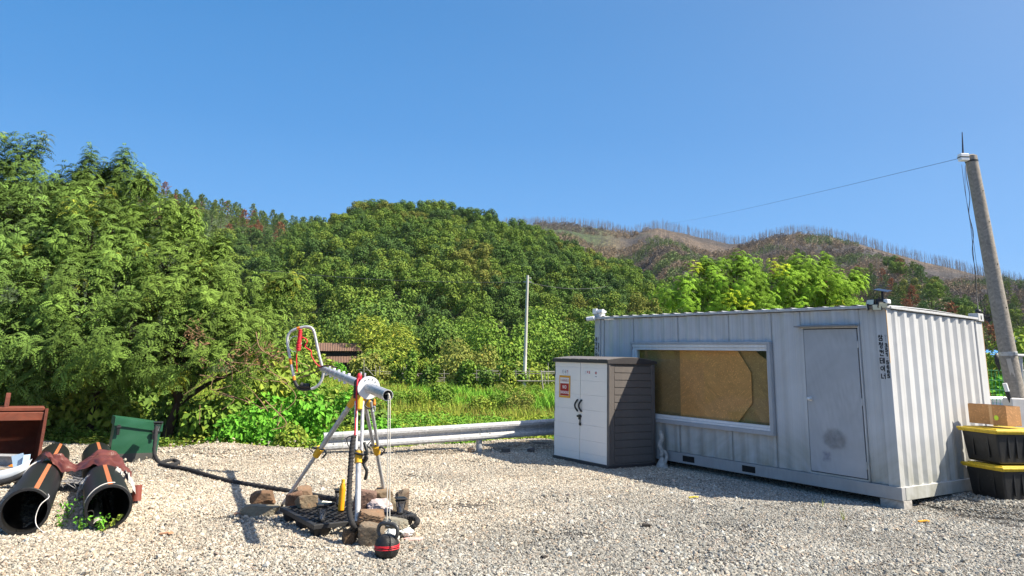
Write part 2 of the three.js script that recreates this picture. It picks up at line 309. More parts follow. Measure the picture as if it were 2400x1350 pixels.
// the land beyond: one sheet from the yard's bank to the far mountains
{
  const rs = []; for (let i = 0; i <= 230; i++) rs.push(i < 40 ? lerp(8, 60, i / 40) : i < 150 ? lerp(60, 330, (i - 40) / 110) : lerp(330, 900, (i - 150) / 80));
  const as = []; for (let i = 0; i <= 360; i++) as.push(i < 20 ? lerp(-Math.PI, -0.85, i / 20) : i > 340 ? lerp(0.85, Math.PI, (i - 340) / 20) : lerp(-0.85, 0.85, (i - 20) / 320));
  const g = grid(360, 230, (u, v) => { const r = rs[Math.round(v * 230)], a = as[Math.round(u * 360)], x = Math.sin(a) * r, z = -Math.cos(a) * r; const inside = z > edgeZ(x) - 0.3 && r < 40; return [x, inside ? -0.9 : landY(x, z), z]; });
  const p = g.attributes.position, c = new Float32Array(p.count * 3), uv = new Float32Array(p.count * 2);
  for (let i = 0; i < p.count; i++) {
    const x = p.getX(i), z = p.getZ(i), r = Math.hypot(x, z), a = Math.atan2(x, -z), n = fbm(x * 0.02, z * 0.02, 1, 4), n2 = fbm(x * 0.008 + 5, z * 0.012, 3, 3);
    let k;
    if (r < 90) { const soil = ss(26, 27.5, r + 2 * nz(x * 0.5, z * 0.5)) * (1 - ss(31, 33, r)) * ss(-0.25, 0.1, nz(x * 0.45, z * 0.3, 9) + 0.05); k = [lerp(0.10, 0.25, soil), lerp(0.15, 0.19, soil), lerp(0.035, 0.12, soil)]; }
    else {
      const burnt = z < 0 ? ss(0.10, 0.17, a) * ss(170, 290, r + 60 * n2) : 0, up = (r - 200) / 320;
      const spot = (px, R0, w, h) => Math.exp(-(((a - az(px, 560)[0]) / w) ** 2) - ((r - R0) / h) ** 2); const tan = ss(-0.12, 0.22, n2 * 0.8 + (up - 0.6) * 0.3 + n * 0.45 - 0.02 + 0.30 * (spot(1550, 470, 0.045, 50) + spot(1880, 490, 0.06, 40) + spot(1430, 440, 0.03, 40)) - 0.45 * (spot(1660, 400, 0.05, 45) + spot(1490, 470, 0.02, 50) + spot(1800, 400, 0.03, 40) + spot(2080, 430, 0.10, 70)));
      const grn = ss(0.12, 0.32, n - 0.05 + fbm(x * 0.012, z * 0.012, 8, 2) * 0.7) * (1 - 0.35 * up);
      let b = [lerp(0.11, 0.31, tan), lerp(0.095, 0.225, tan), lerp(0.097, 0.155, tan)]; b = [lerp(b[0], 0.09, grn * 0.8), lerp(b[1], 0.13, grn * 0.8), lerp(b[2], 0.045, grn * 0.8)];
      k = [lerp(0.105, b[0], burnt), lerp(0.165, b[1], burnt), lerp(0.042, b[2], burnt)];
    }
    const f = 0.85 + 0.5 * (rnd() - 0.35); c.set(k.map((q) => q * f), i * 3); uv.set([x, z], i * 2);
  }
  g.setAttribute('color', new THREE.BufferAttribute(c, 3)); g.setAttribute('uv', new THREE.BufferAttribute(uv, 2));
  const scrub = dtex(512, (u, v) => 0.62 + 0.55 * tf(u, v, 40) + (rnd() - 0.5) * 0.5, 1 / 90), bp = dtex(512, (u, v) => 0.5 + 0.6 * tf(u, v, 40), 1 / 90, false);
  const m = shade(new THREE.Mesh(g, std(C(1, 1, 1), 0.95, { vertexColors: true, map: scrub, bumpMap: bp, bumpScale: 1.2 }))); m.name = 'terrain'; m.userData.kind = 'structure'; scene.add(m);
}
// ---------------------------------------------------------------- plants
// a cloud of folded leaf faces over lobes; tone varies leaf by leaf
function leafCloud(lobes, per, size, o = {}) {
  const pos = [], col = [], n = V(), t = V(), b = V(), c = V(), q = V();
  for (const [lx, ly, lz, lr, ly2] of lobes) {
    const N = Math.round(per * lr * lr);
    for (let i = 0; i < N; i++) {
      const u = rnd() * 2 - 1, a = rnd() * 6.283, s = Math.sqrt(1 - u * u); n.set(s * Math.cos(a), u, s * Math.sin(a));
      const d = lr * (0.62 + 0.42 * Math.pow(rnd(), 0.6)) * (1 + 0.22 * nz(n.x * 2.2 + lx, n.y * 2.2 + ly, n.z * 2.2 + lz)); c.set(lx + n.x * d, ly + n.y * d * (ly2 ?? 0.85), lz + n.z * d);
      const k = size * rr(0.65, 1.3), asp = o.asp ?? 0.7;
      q.set(rr(-1, 1), rr(-1, 1), rr(-1, 1)).multiplyScalar(o.wild ?? 0.75); n.multiplyScalar(0.8).add(q); n.y += o.up ?? 0.45; n.normalize();
      t.set(rr(-1, 1), o.hang ? -rr(0.4, 1.6) : rr(-0.7, 0.5), rr(-1, 1)).cross(n).normalize(); b.crossVectors(n, t);
      const f = 0.22 * k, tone = rr(0.72, 1.3), yel = rnd() < (o.yellow ?? 0.05) ? 1.35 : rr(0.92, 1.1), cc = [tone * yel, tone * (0.96 + 0.08 * yel), tone * 0.95];
      const P = [[-k * 0.9, 0, 0], [0, k * asp, f], [k, 0, 0], [0, -k * asp, f]].map(([x, y, z]) => [c.x + t.x * x + b.x * y + n.x * z, c.y + t.y * x + b.y * y + n.y * z, c.z + t.z * x + b.z * y + n.z * z]);
      pos.push(...P[0], ...P[1], ...P[2], ...P[0], ...P[2], ...P[3]); for (let j = 0; j < 6; j++) col.push(...cc);
    }
  }
  const g = new THREE.BufferGeometry(); g.setAttribute('position', new THREE.Float32BufferAttribute(pos, 3)); g.setAttribute('color', new THREE.Float32BufferAttribute(col, 3)); return g;
}
const limb = (pts, r0, r1, seg = 6) => { const l = []; for (let i = 0; i < pts.length - 1; i++) { const k = pts.length - 1; l.push(rod(pts[i], pts[i + 1], lerp(r0, r1, i / k), lerp(r0, r1, (i + 1) / k), seg)); } return l; };
const plain = (o, name, g, m) => { const e = shade(new THREE.Mesh(g, m)); e.name = name; o.add(e); return e; };

// ---- broad-leaved trees of the hill
reseed(101);
const broadProto = [];
for (let v = 0; v < 5; v++) {
  const lobes = [], H = rr(3.6, 4.6);
  lobes.push([0, H, 0, 1.5]);
  for (let i = 0; i < 24; i++) { const a = i * 2.4 + rr(-0.4, 0.4), e = rr(-0.6, 1.15), q = 2.35 * Math.cos(e * 0.85); lobes.push([Math.cos(a) * q * rr(0.7, 1.15), H + e * 2.2, Math.sin(a) * q * rr(0.7, 1.15), rr(0.5, 0.95)]); }
  const trunk = merge([...limb([V(0, -1, 0), V(0.1, 1.6, 0.05), V(0, H + 0.6, 0)], 0.2, 0.07), ...limb([V(0.05, 1.6, 0), V(1.1, H, 0.4)], 0.09, 0.03), ...limb([V(0.05, 1.9, 0), V(-1, H + 0.3, -0.5)], 0.09, 0.03)]);
  broadProto.push({ trunk, crown: leafCloud(lobes, 290, 0.142, { yellow: 0.03, wild: 0.45, up: 0.3 }) });
}
// ---- pines: trunk, whorled boughs of upturned needle tufts
const pineProto = [];
for (let v = 0; v < 4; v++) {
  const H = rr(6.6, 8), pos = [], col = [], wood = [...limb([V(0, -1, 0), V(rr(-0.2, 0.2), H * 0.5, 0), V(rr(-0.3, 0.3), H, rr(-0.2, 0.2))], 0.17, 0.03)];
  const tuft = (p, k, dir) => { for (let i = 0; i < 5; i++) { const d = dir.clone().add(V(rr(-0.8, 0.8), rr(0.1, 1.1), rr(-0.8, 0.8))).normalize(), s = V(rr(-1, 1), rr(-1, 1), rr(-1, 1)).cross(d).normalize().multiplyScalar(k * 0.26), e = p.clone().addScaledVector(d, k), t = rr(0.7, 1.3); pos.push(p.x - s.x * 0.5, p.y - s.y * 0.5, p.z - s.z * 0.5, p.x + s.x, p.y + s.y, p.z + s.z, e.x, e.y, e.z); for (let j = 0; j < 3; j++) col.push(t, t, t); } };
  for (let y = H * 0.16; y < H; y += 0.48) {
    const L = 3.4 * Math.pow(1 - (y - H * 0.25) / (H * 0.78), 0.62) * rr(0.55, 1.15), n = 4, o = rnd() * 6;
    for (let i = 0; i < n; i++) { const a = o + i * 6.283 / n + rr(-0.3, 0.3), d = V(Math.cos(a), rr(0.05, 0.45), Math.sin(a)), l = L * rr(0.45, 1.15); for (let s = 0.35; s <= 1; s += 0.11) { const p = V(0, y, 0).addScaledVector(d, l * s).add(V(rr(-0.2, 0.2), rr(-0.1, 0.15), rr(-0.2, 0.2))); tuft(p, rr(0.34, 0.6), d); } }
  }
  for (let i = 0; i < 6; i++) tuft(V(0, H - 0.2 + i * 0.1, 0), 0.4, V(0, 1, 0));
  const g = new THREE.BufferGeometry(); g.setAttribute('position', new THREE.Float32BufferAttribute(pos, 3)); g.setAttribute('color', new THREE.Float32BufferAttribute(col, 3));
  pineProto.push({ trunk: merge(wood), crown: g });
}
const GREENS = [leafM(0.135, 0.21, 0.036), leafM(0.10, 0.17, 0.036), leafM(0.165, 0.23, 0.04), leafM(0.075, 0.135, 0.036), leafM(0.19, 0.205, 0.045)];
const PINES = [leafM(0.17, 0.25, 0.06), leafM(0.20, 0.265, 0.06), leafM(0.15, 0.235, 0.08), leafM(0.36, 0.17, 0.09)];
function tree(proto, mat, name, label, cat, p, s, turn, group) {
  const o = thing(name, label, cat, p, turn, group); plain(o, 'trunk', proto.trunk, M.bark); plain(o, 'crown', proto.crown, mat); o.scale.set(s * rr(0.9, 1.12), s, s * rr(0.9, 1.12)); return o;
}
// scatter over bearings and distances with a spacing that grows outwards
function scatter(a0, a1, r0, r1, sp, ok, put, most) {
  let n = 0;
  for (let r = r0; r < r1; r += sp * 0.9) for (let a = a0 + rnd() * sp / r; a < a1; a += sp / r) {
    const q = r + rr(-0.4, 0.4) * sp, b = a + rr(-0.35, 0.35) * sp / r, x = Math.sin(b) * q, z = -Math.cos(b) * q; if (!ok(b, q, x, z)) continue; if (n++ >= most) return n; put(x, landY(x, z), z, b, q);
  }
  return n;
}
const A = (px) => az(px, 700)[0];
reseed(202);
const upper = []; let nHill = 0;
const nBroad = scatter(A(610), A(1600), 90, 200, 5.3, (b, q) => hillA(b, q) > Math.max(hillB(b, q), hillC(b, q)) - 1.5 && look(RA, b) > 0.03, (x, y, z, b, q) => {
  const k = Math.floor(rnd() * 5), m = rnd() < 0.08 ? 4 : Math.floor(rnd() * 4);
  if (nHill++ >= 290) { upper.push([x, y, z, m]); return; }
  tree(broadProto[k], GREENS[m], 'broadleaf_tree', 'rounded leafy green tree in the dense wood covering the near hill', 'tree', V(x, y, z), rr(0.78, 1.18), rnd() * 6.28, 'leafy trees covering the near hill');
}, 900);
{
  const im = shade(new THREE.InstancedMesh(broadProto[1].crown, leafM(1, 1, 1), upper.length)), m4 = new THREE.Matrix4(), q = new THREE.Quaternion(), c = new THREE.Color();
  upper.forEach(([x, y, z, m], i) => { const s = rr(0.78, 1.18); im.setMatrixAt(i, m4.compose(V(x, y, z), q.setFromAxisAngle(V(0, 1, 0), rnd() * 6.28), V(s * rr(0.9, 1.15), s, s * rr(0.9, 1.15)))); im.setColorAt(i, c.copy(GREENS[m].color)); });
  im.name = 'upper_wood'; tag(im, 'crowns of the wood near the top of the leafy hill', 'wood', null, 'stuff'); scene.add(im);
}
reseed(303);
const nPineB = scatter(A(230), A(860), 212, 322, 7.3, (b, q) => hillB(b, q) > hillA(b, q) + 1.5, (x, y, z) => {
  const dead = rnd() < 0.1; tree(pineProto[Math.floor(rnd() * 4)], PINES[dead ? 3 : Math.floor(rnd() * 3)], 'pine_tree', dead ? 'reddish brown dead pine among green pines on the left ridge' : 'dark green pine on the ridge left of the leafy hill', 'tree', V(x, y - 0.3, z), rr(0.72, 1.08), rnd() * 6.28, dead ? 'dead pines on the left ridge' : 'green pines on the left ridge');
}, 190);
scatter(A(470), A(700), 120, 222, 7.4, (b, q) => hillB(b, q) > hillA(b, q) - 1, (x, y, z) => tree(broadProto[Math.floor(rnd() * 5)], GREENS[Math.floor(rnd() * 4)], 'broadleaf_tree', 'leafy tree in the hollow between the pine ridge and the leafy hill', 'tree', V(x, y, z), rr(0.9, 1.3), rnd() * 6.28, 'leafy trees in the hollow below the pine ridge'), 60);
const nPineC = scatter(A(1500), A(2420), 165, 335, 9.6, (b, q) => hillC(b, q) > hillA(b, q) + 1 && b > A(1500) + (q - 165) * 0.0016, (x, y, z, b, q) => {
  const k = rnd();
  if (k < 0.2) tree(broadProto[Math.floor(rnd() * 5)], GREENS[Math.floor(rnd() * 5)], 'broadleaf_tree', 'small leafy tree among pines at the foot of the burnt mountain', 'tree', V(x, y, z), rr(0.8, 1.2), rnd() * 6.28, 'leafy trees below the burnt mountain');
  else { const dead = k < 0.32; tree(pineProto[Math.floor(rnd() * 4)], PINES[dead ? 3 : Math.floor(rnd() * 3)], 'pine_tree', dead ? 'reddish dead pine at the foot of the burnt mountain' : 'green pine at the foot of the burnt mountain', 'tree', V(x, y, z), rr(0.7, 1.05), rnd() * 6.28, dead ? 'dead pines below the burnt mountain' : 'green pines below the burnt mountain'); }
}, 175);
console.log('trees', nBroad, nPineB, nPineC);
// ---- burnt mountain: bare trunks along the ridges and leafless scrub on the slopes
{
  reseed(404);
  const bare = merge([rod(V(0, -1, 0), V(0.1, 7.6, 0), 0.085, 0.03, 4), rod(V(0, 3.5, 0), V(0.9, 5.6, 0.3), 0.035, 0.012, 4), rod(V(0, 4.5, 0), V(-0.8, 6.4, -0.2), 0.035, 0.012, 4), rod(V(0, 5.2, 0), V(0.3, 7.2, -0.7), 0.03, 0.012, 4)]);
  const P = [];
  for (let i = 0; i < 6500; i++) {
    const a = lerp(A(1150), A(2420), rnd()), top = rnd() < 0.6, r = top ? rr(505, 545) : rr(290, 520), x = Math.sin(a) * r, z = -Math.cos(a) * r, y = landY(x, z);
    if (!top && nz(x * 0.02, z * 0.02, 4) < -0.02) continue; if (hillA(a, r) > hillC(a, r)) continue; P.push([x, y, z, rr(0.4, 1.0)]);
  }
  const im = shade(new THREE.InstancedMesh(bare, std(C(0.15, 0.135, 0.135), 0.9), P.length)), m = new THREE.Matrix4(), e = new THREE.Quaternion();
  P.forEach(([x, y, z, s], i) => im.setMatrixAt(i, m.compose(V(x, y, z), e.setFromEuler(new THREE.Euler(rr(-0.08, 0.08), rnd() * 6, rr(-0.08, 0.08))), V(s, s, s))));
  im.name = 'burnt_trees'; tag(im, 'grey leafless burnt trunks standing along the mountain ridges', 'burnt trees', null, 'stuff'); scene.add(im);
  const twig = leafCloud([[0, 1.1, 0, 1.3], [0.9, 0.8, 0.3, 0.9], [-0.7, 0.9, -0.5, 0.9]], 34, 0.34, { asp: 0.25, wild: 1.2 }), Q = [];
  for (let i = 0; i < 5200; i++) { const a = lerp(A(1180), A(2420), rnd()), r = rr(190, 515), x = Math.sin(a) * r, z = -Math.cos(a) * r; if (hillA(a, r) > hillC(a, r)) continue; if (r > 400 && nz(x * 0.01 + 3, z * 0.012, 6) > 0.0) continue; Q.push([x, landY(x, z), z, r]); }
  const c = new THREE.Color(), sm = shade(new THREE.InstancedMesh(twig, std(C(1, 1, 1), 0.95, { vertexColors: true }), Q.length));
  Q.forEach(([x, y, z, r], i) => {
    const s = rr(0.7, 1.9), n = fbm(x * 0.015, z * 0.015, 6, 3); sm.setMatrixAt(i, m.compose(V(x, y - 0.2, z), e.setFromAxisAngle(V(0, 1, 0), rnd() * 6), V(s, s, s)));
    const k = rr(0.75, 1.2); if (n > 0.12 || (r < 260 && rnd() < 0.3)) c.setRGB(0.15 * k, 0.20 * k, 0.07 * k); else if (n > -0.08) c.setRGB(0.31 * k, 0.23 * k, 0.165 * k); else c.setRGB(0.20 * k, 0.16 * k, 0.145 * k); sm.setColorAt(i, c);
  });
  sm.name = 'mountain_scrub'; tag(sm, 'brown and dull green scrub on the slopes of the burnt mountain', 'scrub', null, 'stuff'); scene.add(sm);
}
// ---- bushes between the field and the hill
reseed(505);
const bushProto = [];
for (let v = 0; v < 4; v++) {
  const lobes = []; for (let i = 0; i < 9; i++) { const a = i * 2.4, q = rr(0.3, 1.25); lobes.push([Math.cos(a) * q, rr(0.5, 1.9), Math.sin(a) * q, rr(0.5, 0.95)]); }
  bushProto.push({ stem: merge([...limb([V(0, -0.3, 0), V(0.1, 1.2, 0)], 0.06, 0.02, 5), ...limb([V(0.1, -0.2, 0), V(0.7, 1.4, 0.3)], 0.04, 0.01, 5), ...limb([V(-0.1, -0.2, 0), V(-0.6, 1.3, -0.3)], 0.04, 0.01, 5)]), leaf: leafCloud(lobes, 230, 0.15, { asp: 0.6 }), fine: leafCloud(lobes, 800, 0.078, { asp: 0.6, wild: 0.5, up: 0.3 }), hang: leafCloud(lobes, 640, 0.11, { asp: 0.28, hang: 1, up: 0.1 }) });
}
const BUSHM = [leafM(0.16, 0.26, 0.04), leafM(0.22, 0.29, 0.045), leafM(0.115, 0.19, 0.04), leafM(0.23, 0.255, 0.06), leafM(0.30, 0.36, 0.06), leafM(0.13, 0.34, 0.035)];
function bush(v, m, label, p, s, group, hang, name = 'bush') {
  const o = thing(name, label, name === 'bush' ? 'bush' : 'tree', p, rnd() * 6.28, group); plain(o, 'stem', bushProto[v].stem, M.bark); plain(o, 'foliage', hang ? bushProto[v].hang : (Array.isArray(s) ? s[0] : s) > 1.25 ? bushProto[v].fine : bushProto[v].leaf, BUSHM[m]);
  Array.isArray(s) ? o.scale.set(...s) : o.scale.set(s, s * rr(0.85, 1.15), s); return o;
}
const on = (px, D, lift = 0) => { const p = at(px, 850, D); p.y = landY(p.x, p.z) + lift; return p; };
bush(0, 4, 'big yellow green weeping tree beside the brown roofed shed', on(905, 62), [2.0, 2.15, 2.0], null, true, 'weeping_tree');
bush(1, 2, 'dark green tree just right of the weeping tree', on(1010, 68), [2.0, 2.2, 2.0], null, false, 'dark_tree');
bush(3, 3, 'tawny olive bush in the middle of the vine field', on(1105, 56), [1.3, 1.4, 1.3]);
bush(2, 0, 'glossy leafy bush left of the white pole, behind the vines', on(1170, 62), [1.9, 2.1, 1.9]);
for (const [px, D, m, s] of [[745, 74, 2, 2.2], [790, 76, 1, 1.9], [700, 72, 1, 1.8], [840, 78, 2, 2.3], [960, 74, 2, 2.0], [1060, 74, 0, 2.3], [1120, 76, 2, 2.2], [1220, 72, 0, 2.2], [1270, 70, 2, 2.1], [1325, 66, 0, 2.0], [1380, 64, 2, 2.1], [1250, 78, 0, 2.5], [1330, 80, 2, 2.6], [1420, 78, 0, 2.6], [1500, 76, 2, 2.5], [1560, 74, 0, 2.4]])
  bush(Math.floor(rnd() * 4), m, 'rounded green bush along the foot of the wooded hill', on(px, D), s, 'bushes along the foot of the hill');
for (const [px, D, m, s] of [[835, 84, 2, 2.8], [870, 82, 2, 2.9], [900, 86, 2, 2.9], [855, 88, 0, 3.0]]) bush(Math.floor(rnd() * 4), m, 'dark green bush at the foot of the hill above the weeping tree', on(px, D), s, 'bushes above the weeping tree');
for (let i = 0; i < 12; i++) { const px = rr(935, 1290), D = rr(29, 43); bush(Math.floor(rnd() * 4), [0, 1, 3][Math.floor(rnd() * 3)], 'small weedy shrub in the grass between guardrail and trellis', on(px, D), rr(0.22, 0.42), 'small shrubs in the grass'); }
for (let i = 0; i < 34; i++) { const px = rr(720, 1400), D = rr(47, 66); bush(Math.floor(rnd() * 4), [0, 1, 3, 1, 3][Math.floor(rnd() * 5)], 'low olive green bush in the overgrown vine field', on(px, D), rr(0.55, 0.95), 'low bushes in the vine field'); }
for (const [px, D, m, s] of [[690, 42, 1, 1.0], [660, 38, 0, 1.0], [640, 46, 2, 1.3], [725, 58, 1, 0.8], [800, 54, 5, 0.5], [860, 55, 5, 0.6], [760, 50, 1, 0.5]]) bush(Math.floor(rnd() * 4), m, 'light green bush in front of the brown roofed shed', on(px, D), s, 'bushes in front of the shed');
// ---- understory on the left, beyond the gravel
for (const [px, py, D, m, s] of [[570, 1035, 16.2, 5, 0.42], [640, 1045, 15.9, 5, 0.36], [700, 1040, 15.8, 1, 0.34], [760, 1030, 16.6, 5, 0.34], [610, 980, 17.5, 5, 0.55], [690, 985, 18, 5, 0.55], [740, 960, 20, 2, 0.6], [650, 920, 21, 0, 0.75], [600, 900, 19, 1, 0.8], [720, 900, 24, 0, 0.75], [800, 930, 24, 5, 0.55], [850, 960, 20, 2, 0.5], [885, 985, 18.5, 5, 0.4], [500, 1010, 16.8, 0, 0.55], [445, 1000, 17.2, 2, 0.5]])
  { const p = at(px, py, D); p.y = landY(p.x, p.z) - 0.1; bush(Math.floor(rnd() * 4), m, 'fresh green shrub on the bank between the locust trees and the guardrail', p, s, 'shrubs on the bank left of the guardrail'); }
for (const [px, D, m, s] of [[150, 17.5, 1, 0.6], [205, 17.2, 4, 0.62], [250, 17.6, 1, 0.6], [310, 17.8, 0, 0.5], [110, 18, 0, 0.6], [180, 19, 2, 1.0], [60, 17.6, 2, 0.8], [290, 19.5, 2, 0.9]])
  { const p = at(px, 1000, D); p.y = landY(p.x, p.z) - 0.1; bush(Math.floor(rnd() * 4), m, 'yellowish green shrub under the locust trees behind the pipes', p, s, 'shrubs under the locust trees'); }
// ---- locust trees: twigs of feathery compound leaves
function spray(nf, len) {
  const pos = [], col = []; const up = V(0, 1, 0);
  for (let k = 0; k < nf; k++) {
    const s = 0.12 + 0.88 * k / (nf - 1), a = k * 2.4 + rr(-0.3, 0.3), out = V(Math.cos(a), 0, Math.sin(a)), base = V(0, len * s, 0), L = rr(0.24, 0.36) * (1.1 - 0.35 * s), rise = rr(0.25, 0.8) + s * 0.35, tone = rr(0.8, 1.2), side = V().crossVectors(out, up);
    const P = (t) => base.clone().addScaledVector(out, L * t).addScaledVector(up, L * (rise * t - (rise + 0.2) * t * t));
    for (let j = 0; j < 8; j++) {
      const t = 0.18 + 0.82 * j / 7, p = P(t), d = P(t + 0.05).sub(p).normalize(), lf = 0.066 * (1.1 - 0.45 * Math.abs(t - 0.5) * 1.6), w = 0.0155;
      for (const sd of j === 7 ? [0] : [-1, 1]) {
        const dir = sd ? side.clone().multiplyScalar(sd).addScaledVector(d, 0.35).addScaledVector(up, -0.12).normalize() : d, wv = d.clone().multiplyScalar(w);
        const mid = p.clone().addScaledVector(dir, lf * 0.5), tip = p.clone().addScaledVector(dir, lf); if (!sd) wv.copy(side).multiplyScalar(w);
        pos.push(p.x, p.y, p.z, mid.x + wv.x, mid.y + wv.y, mid.z + wv.z, tip.x, tip.y, tip.z, p.x, p.y, p.z, tip.x, tip.y, tip.z, mid.x - wv.x, mid.y - wv.y, mid.z - wv.z);
        const q = tone * rr(0.85, 1.15); for (let i = 0; i < 6; i++) col.push(q, q, q);
      }
    }
    const q = P(0.5), e = P(1), w = 0.003; pos.push(base.x, base.y, base.z, q.x, q.y + w, q.z, q.x, q.y - w, q.z, q.x, q.y + w, q.z, e.x, e.y, e.z, q.x, q.y - w, q.z); for (let i = 0; i < 6; i++) col.push(1.3, 0.9, 0.8);
  }
  const g = new THREE.BufferGeometry(); g.setAttribute('position', new THREE.Float32BufferAttribute(pos, 3)); g.setAttribute('color', new THREE.Float32BufferAttribute(col, 3)); return g;
}
reseed(606);
const SPRAY = [spray(11, 0.42), spray(13, 0.5), spray(9, 0.34)], locustM = leafM(1, 1, 1);
const twigM = std(C(0.12, 0.09, 0.06), 0.9);
function locust(label, base, lobes, shoots, tint, dens, scale = 1, trunkR = 0.13) {
  const o = thing('locust_tree', label, 'tree', base), inv = base.clone().negate(), put = [[], [], []], wood = [], q = new THREE.Quaternion(), c = new THREE.Color();
  const cen = lobes.reduce((s, l) => s.add(l[0]), V()).divideScalar(lobes.length);
  const fork = base.clone().lerp(cen, 0.35); wood.push(...limb([base.clone().add(V(0, -0.3, 0)), base.clone().lerp(fork, 0.5).add(V(rr(-0.1, 0.1), 0, rr(-0.1, 0.1))), fork], trunkR, trunkR * 0.7, 8));
  for (const [p, r] of lobes) {
    const mid = fork.clone().lerp(p, 0.5).add(V(rr(-0.2, 0.2), rr(0, 0.3), rr(-0.2, 0.2))); wood.push(...limb([fork, mid, p.clone().add(V(0, r * 0.4, 0))], trunkR * 0.6, 0.016, 6));
    const n = Math.round(dens * 92 * r * r / (scale * scale));
    for (let i = 0; i < n; i++) {
      const u = rnd() * 2 - 1, a = rnd() * 6.283, s = Math.sqrt(1 - u * u), d = V(s * Math.cos(a), u, s * Math.sin(a)), k = r * (rnd() < 0.1 ? rr(0.4, 0.8) : rr(0.8, 1.05)) * (1 + 0.6 * nz(d.x * 2.1 + p.x, d.y * 2.1 + p.y, d.z * 2.1 + p.z));
      const pp = p.clone().add(V(d.x * k, d.y * k * 0.85, d.z * k)).add(inv), ax = d.clone().multiplyScalar(0.75).add(V(rr(-0.4, 0.4), 0.75, rr(-0.4, 0.4))).normalize();
      put[Math.floor(rnd() * 3)].push([pp, ax, scale * rr(0.8, 1.15), d.y]);
    }
    for (let i = 0; i < 6; i++) { const d = V(rr(-1, 1), rr(-0.2, 1), rr(-1, 1)).normalize(); wood.push(rod(p, p.clone().addScaledVector(d, r * 0.9), 0.014, 0.004, 4)); }
  }
  for (const [p, h] of shoots) { wood.push(rod(p, p.clone().add(V(rr(-0.1, 0.1), h, 0)), 0.012, 0.005, 5)); for (let y = 0.1; y < 1; y += 0.16) for (let j = 0; j < 2; j++) put[Math.floor(rnd() * 3)].push([p.clone().add(V(rr(-0.08, 0.08), y * h, rr(-0.08, 0.08))).add(inv), V(rr(-0.5, 0.5), 0.9, rr(-0.5, 0.5)).normalize(), scale * rr(0.85, 1.1), 0.6]); }
  const w = merge(wood); w.translate(inv.x, inv.y, inv.z); plain(o, 'trunk', w, M.bark);
  put.forEach((list, v) => {
    const im = shade(new THREE.InstancedMesh(SPRAY[v], locustM, list.length)), m = new THREE.Matrix4(); im.name = 'foliage'; im.userData.kind = 'stuff';
    list.forEach(([p, ax, s, dy], i) => {
      q.setFromUnitVectors(V(0, 1, 0), ax).multiply(new THREE.Quaternion().setFromAxisAngle(V(0, 1, 0), rnd() * 6.28)); im.setMatrixAt(i, m.compose(p, q, V(s, s, s)));
      const k = rr(0.62, 1.2) * (1 + 0.45 * nz(p.x * 0.7 + 3, p.y * 0.7, p.z * 0.7)), y = nz(p.x * 0.9, p.y * 0.9, p.z * 0.9) > 0.36 && rnd() < 0.5 ? 1 : 0; c.setRGB(tint[0] * k * (1 + y * 1.1), tint[1] * k * (1 + y * 0.45), tint[2] * k); im.setColorAt(i, c);
    });
    o.add(im);
  });
  return o;
}
const lob = (l) => l.map(([px, py, D, r]) => [at(px, py, D), r]);
const bse = (px, D) => { const p = at(px, 1000, D); p.y = landY(p.x, p.z) - 0.05; return p; };
locust('large feathery leaved locust tree nearest the tripod, trunk right of the green bag', bse(395, 16.4), lob([[370, 530, 18, .5], [420, 585, 17.6, .5], [395, 640, 17, .75], [475, 660, 17.5, .55], [555, 720, 17, .55], [480, 710, 16.6, .75], [390, 740, 16.2, .8], [600, 790, 16.8, .48], [540, 810, 16.3, .6], [450, 830, 16, .65], [345, 640, 17.4, .7], [620, 715, 17.6, .25], [570, 880, 17, .4], [500, 770, 16.4, .5]]),
  [[at(340, 470, 18.4), .4], [at(400, 530, 18), .3], [at(440, 560, 17.6), .35], [at(510, 620, 17.4), .3], [at(650, 700, 17.5), .25], [at(678, 700, 17.6), .2]], [0.155, 0.245, 0.042], 1.05);
locust('feathery leaved locust tree filling the far left edge', bse(-60, 17), lob([[-60, 480, 17.5, 1.0], [50, 450, 17.8, .8], [40, 560, 17, .95], [-60, 680, 16.6, 1.1], [60, 700, 16.2, .95], [30, 820, 15.6, .9], [120, 590, 17, .7], [-50, 880, 15.4, .8], [110, 870, 15.5, .65]]),
  [[at(22, 430, 17.6), .95], [at(75, 430, 17.8), 1.0], [at(-30, 420, 17.6), .9], [at(120, 480, 17.8), .5]], [0.128, 0.218, 0.044], 1.05);
locust('feathery leaved locust tree in the middle of the left thicket', bse(215, 17), lob([[180, 480, 18.2, .75], [260, 470, 18.6, .8], [210, 580, 17.2, .95], [290, 545, 18, .55], [260, 690, 16.6, .9], [160, 720, 16, .85], [190, 830, 15.6, .85], [300, 820, 15.6, .85], [390, 850, 15.8, .6], [250, 880, 15.6, .45]]),
  [[at(205, 450, 18.2), .85], [at(275, 450, 18.4), .9], [at(180, 460, 18.2), .4], [at(240, 450, 18.6), .4], [at(310, 460, 18.2), .3]], [0.14, 0.232, 0.042], 1.05);
locust('bright green locust tree behind the container, left of the pair', on(1690, 24), lob([[1600, 700, 23.5, .55], [1650, 685, 24, .75], [1720, 670, 24, .85], [1690, 740, 24, .9], [1770, 700, 24.4, .7], [1740, 640, 24.2, .3], [1780, 760, 24, .9]]), [[at(1735, 650, 24.2), .45], [at(1650, 650, 24), .25]], [0.20, 0.36, 0.03], 0.9, 1, 0.09);
locust('bright green locust tree behind the container, right of the pair', on(1890, 25), lob([[1830, 690, 24.6, .7], [1880, 665, 25, .75], [1940, 680, 25, .75], [1990, 690, 25.2, .45], [1900, 740, 25, .95], [1980, 740, 25, .7]]), [[at(1935, 650, 25), .5], [at(1860, 650, 24.8), .25], [at(2010, 680, 25.2), .2]], [0.21, 0.365, 0.03], 0.9, 1, 0.09);
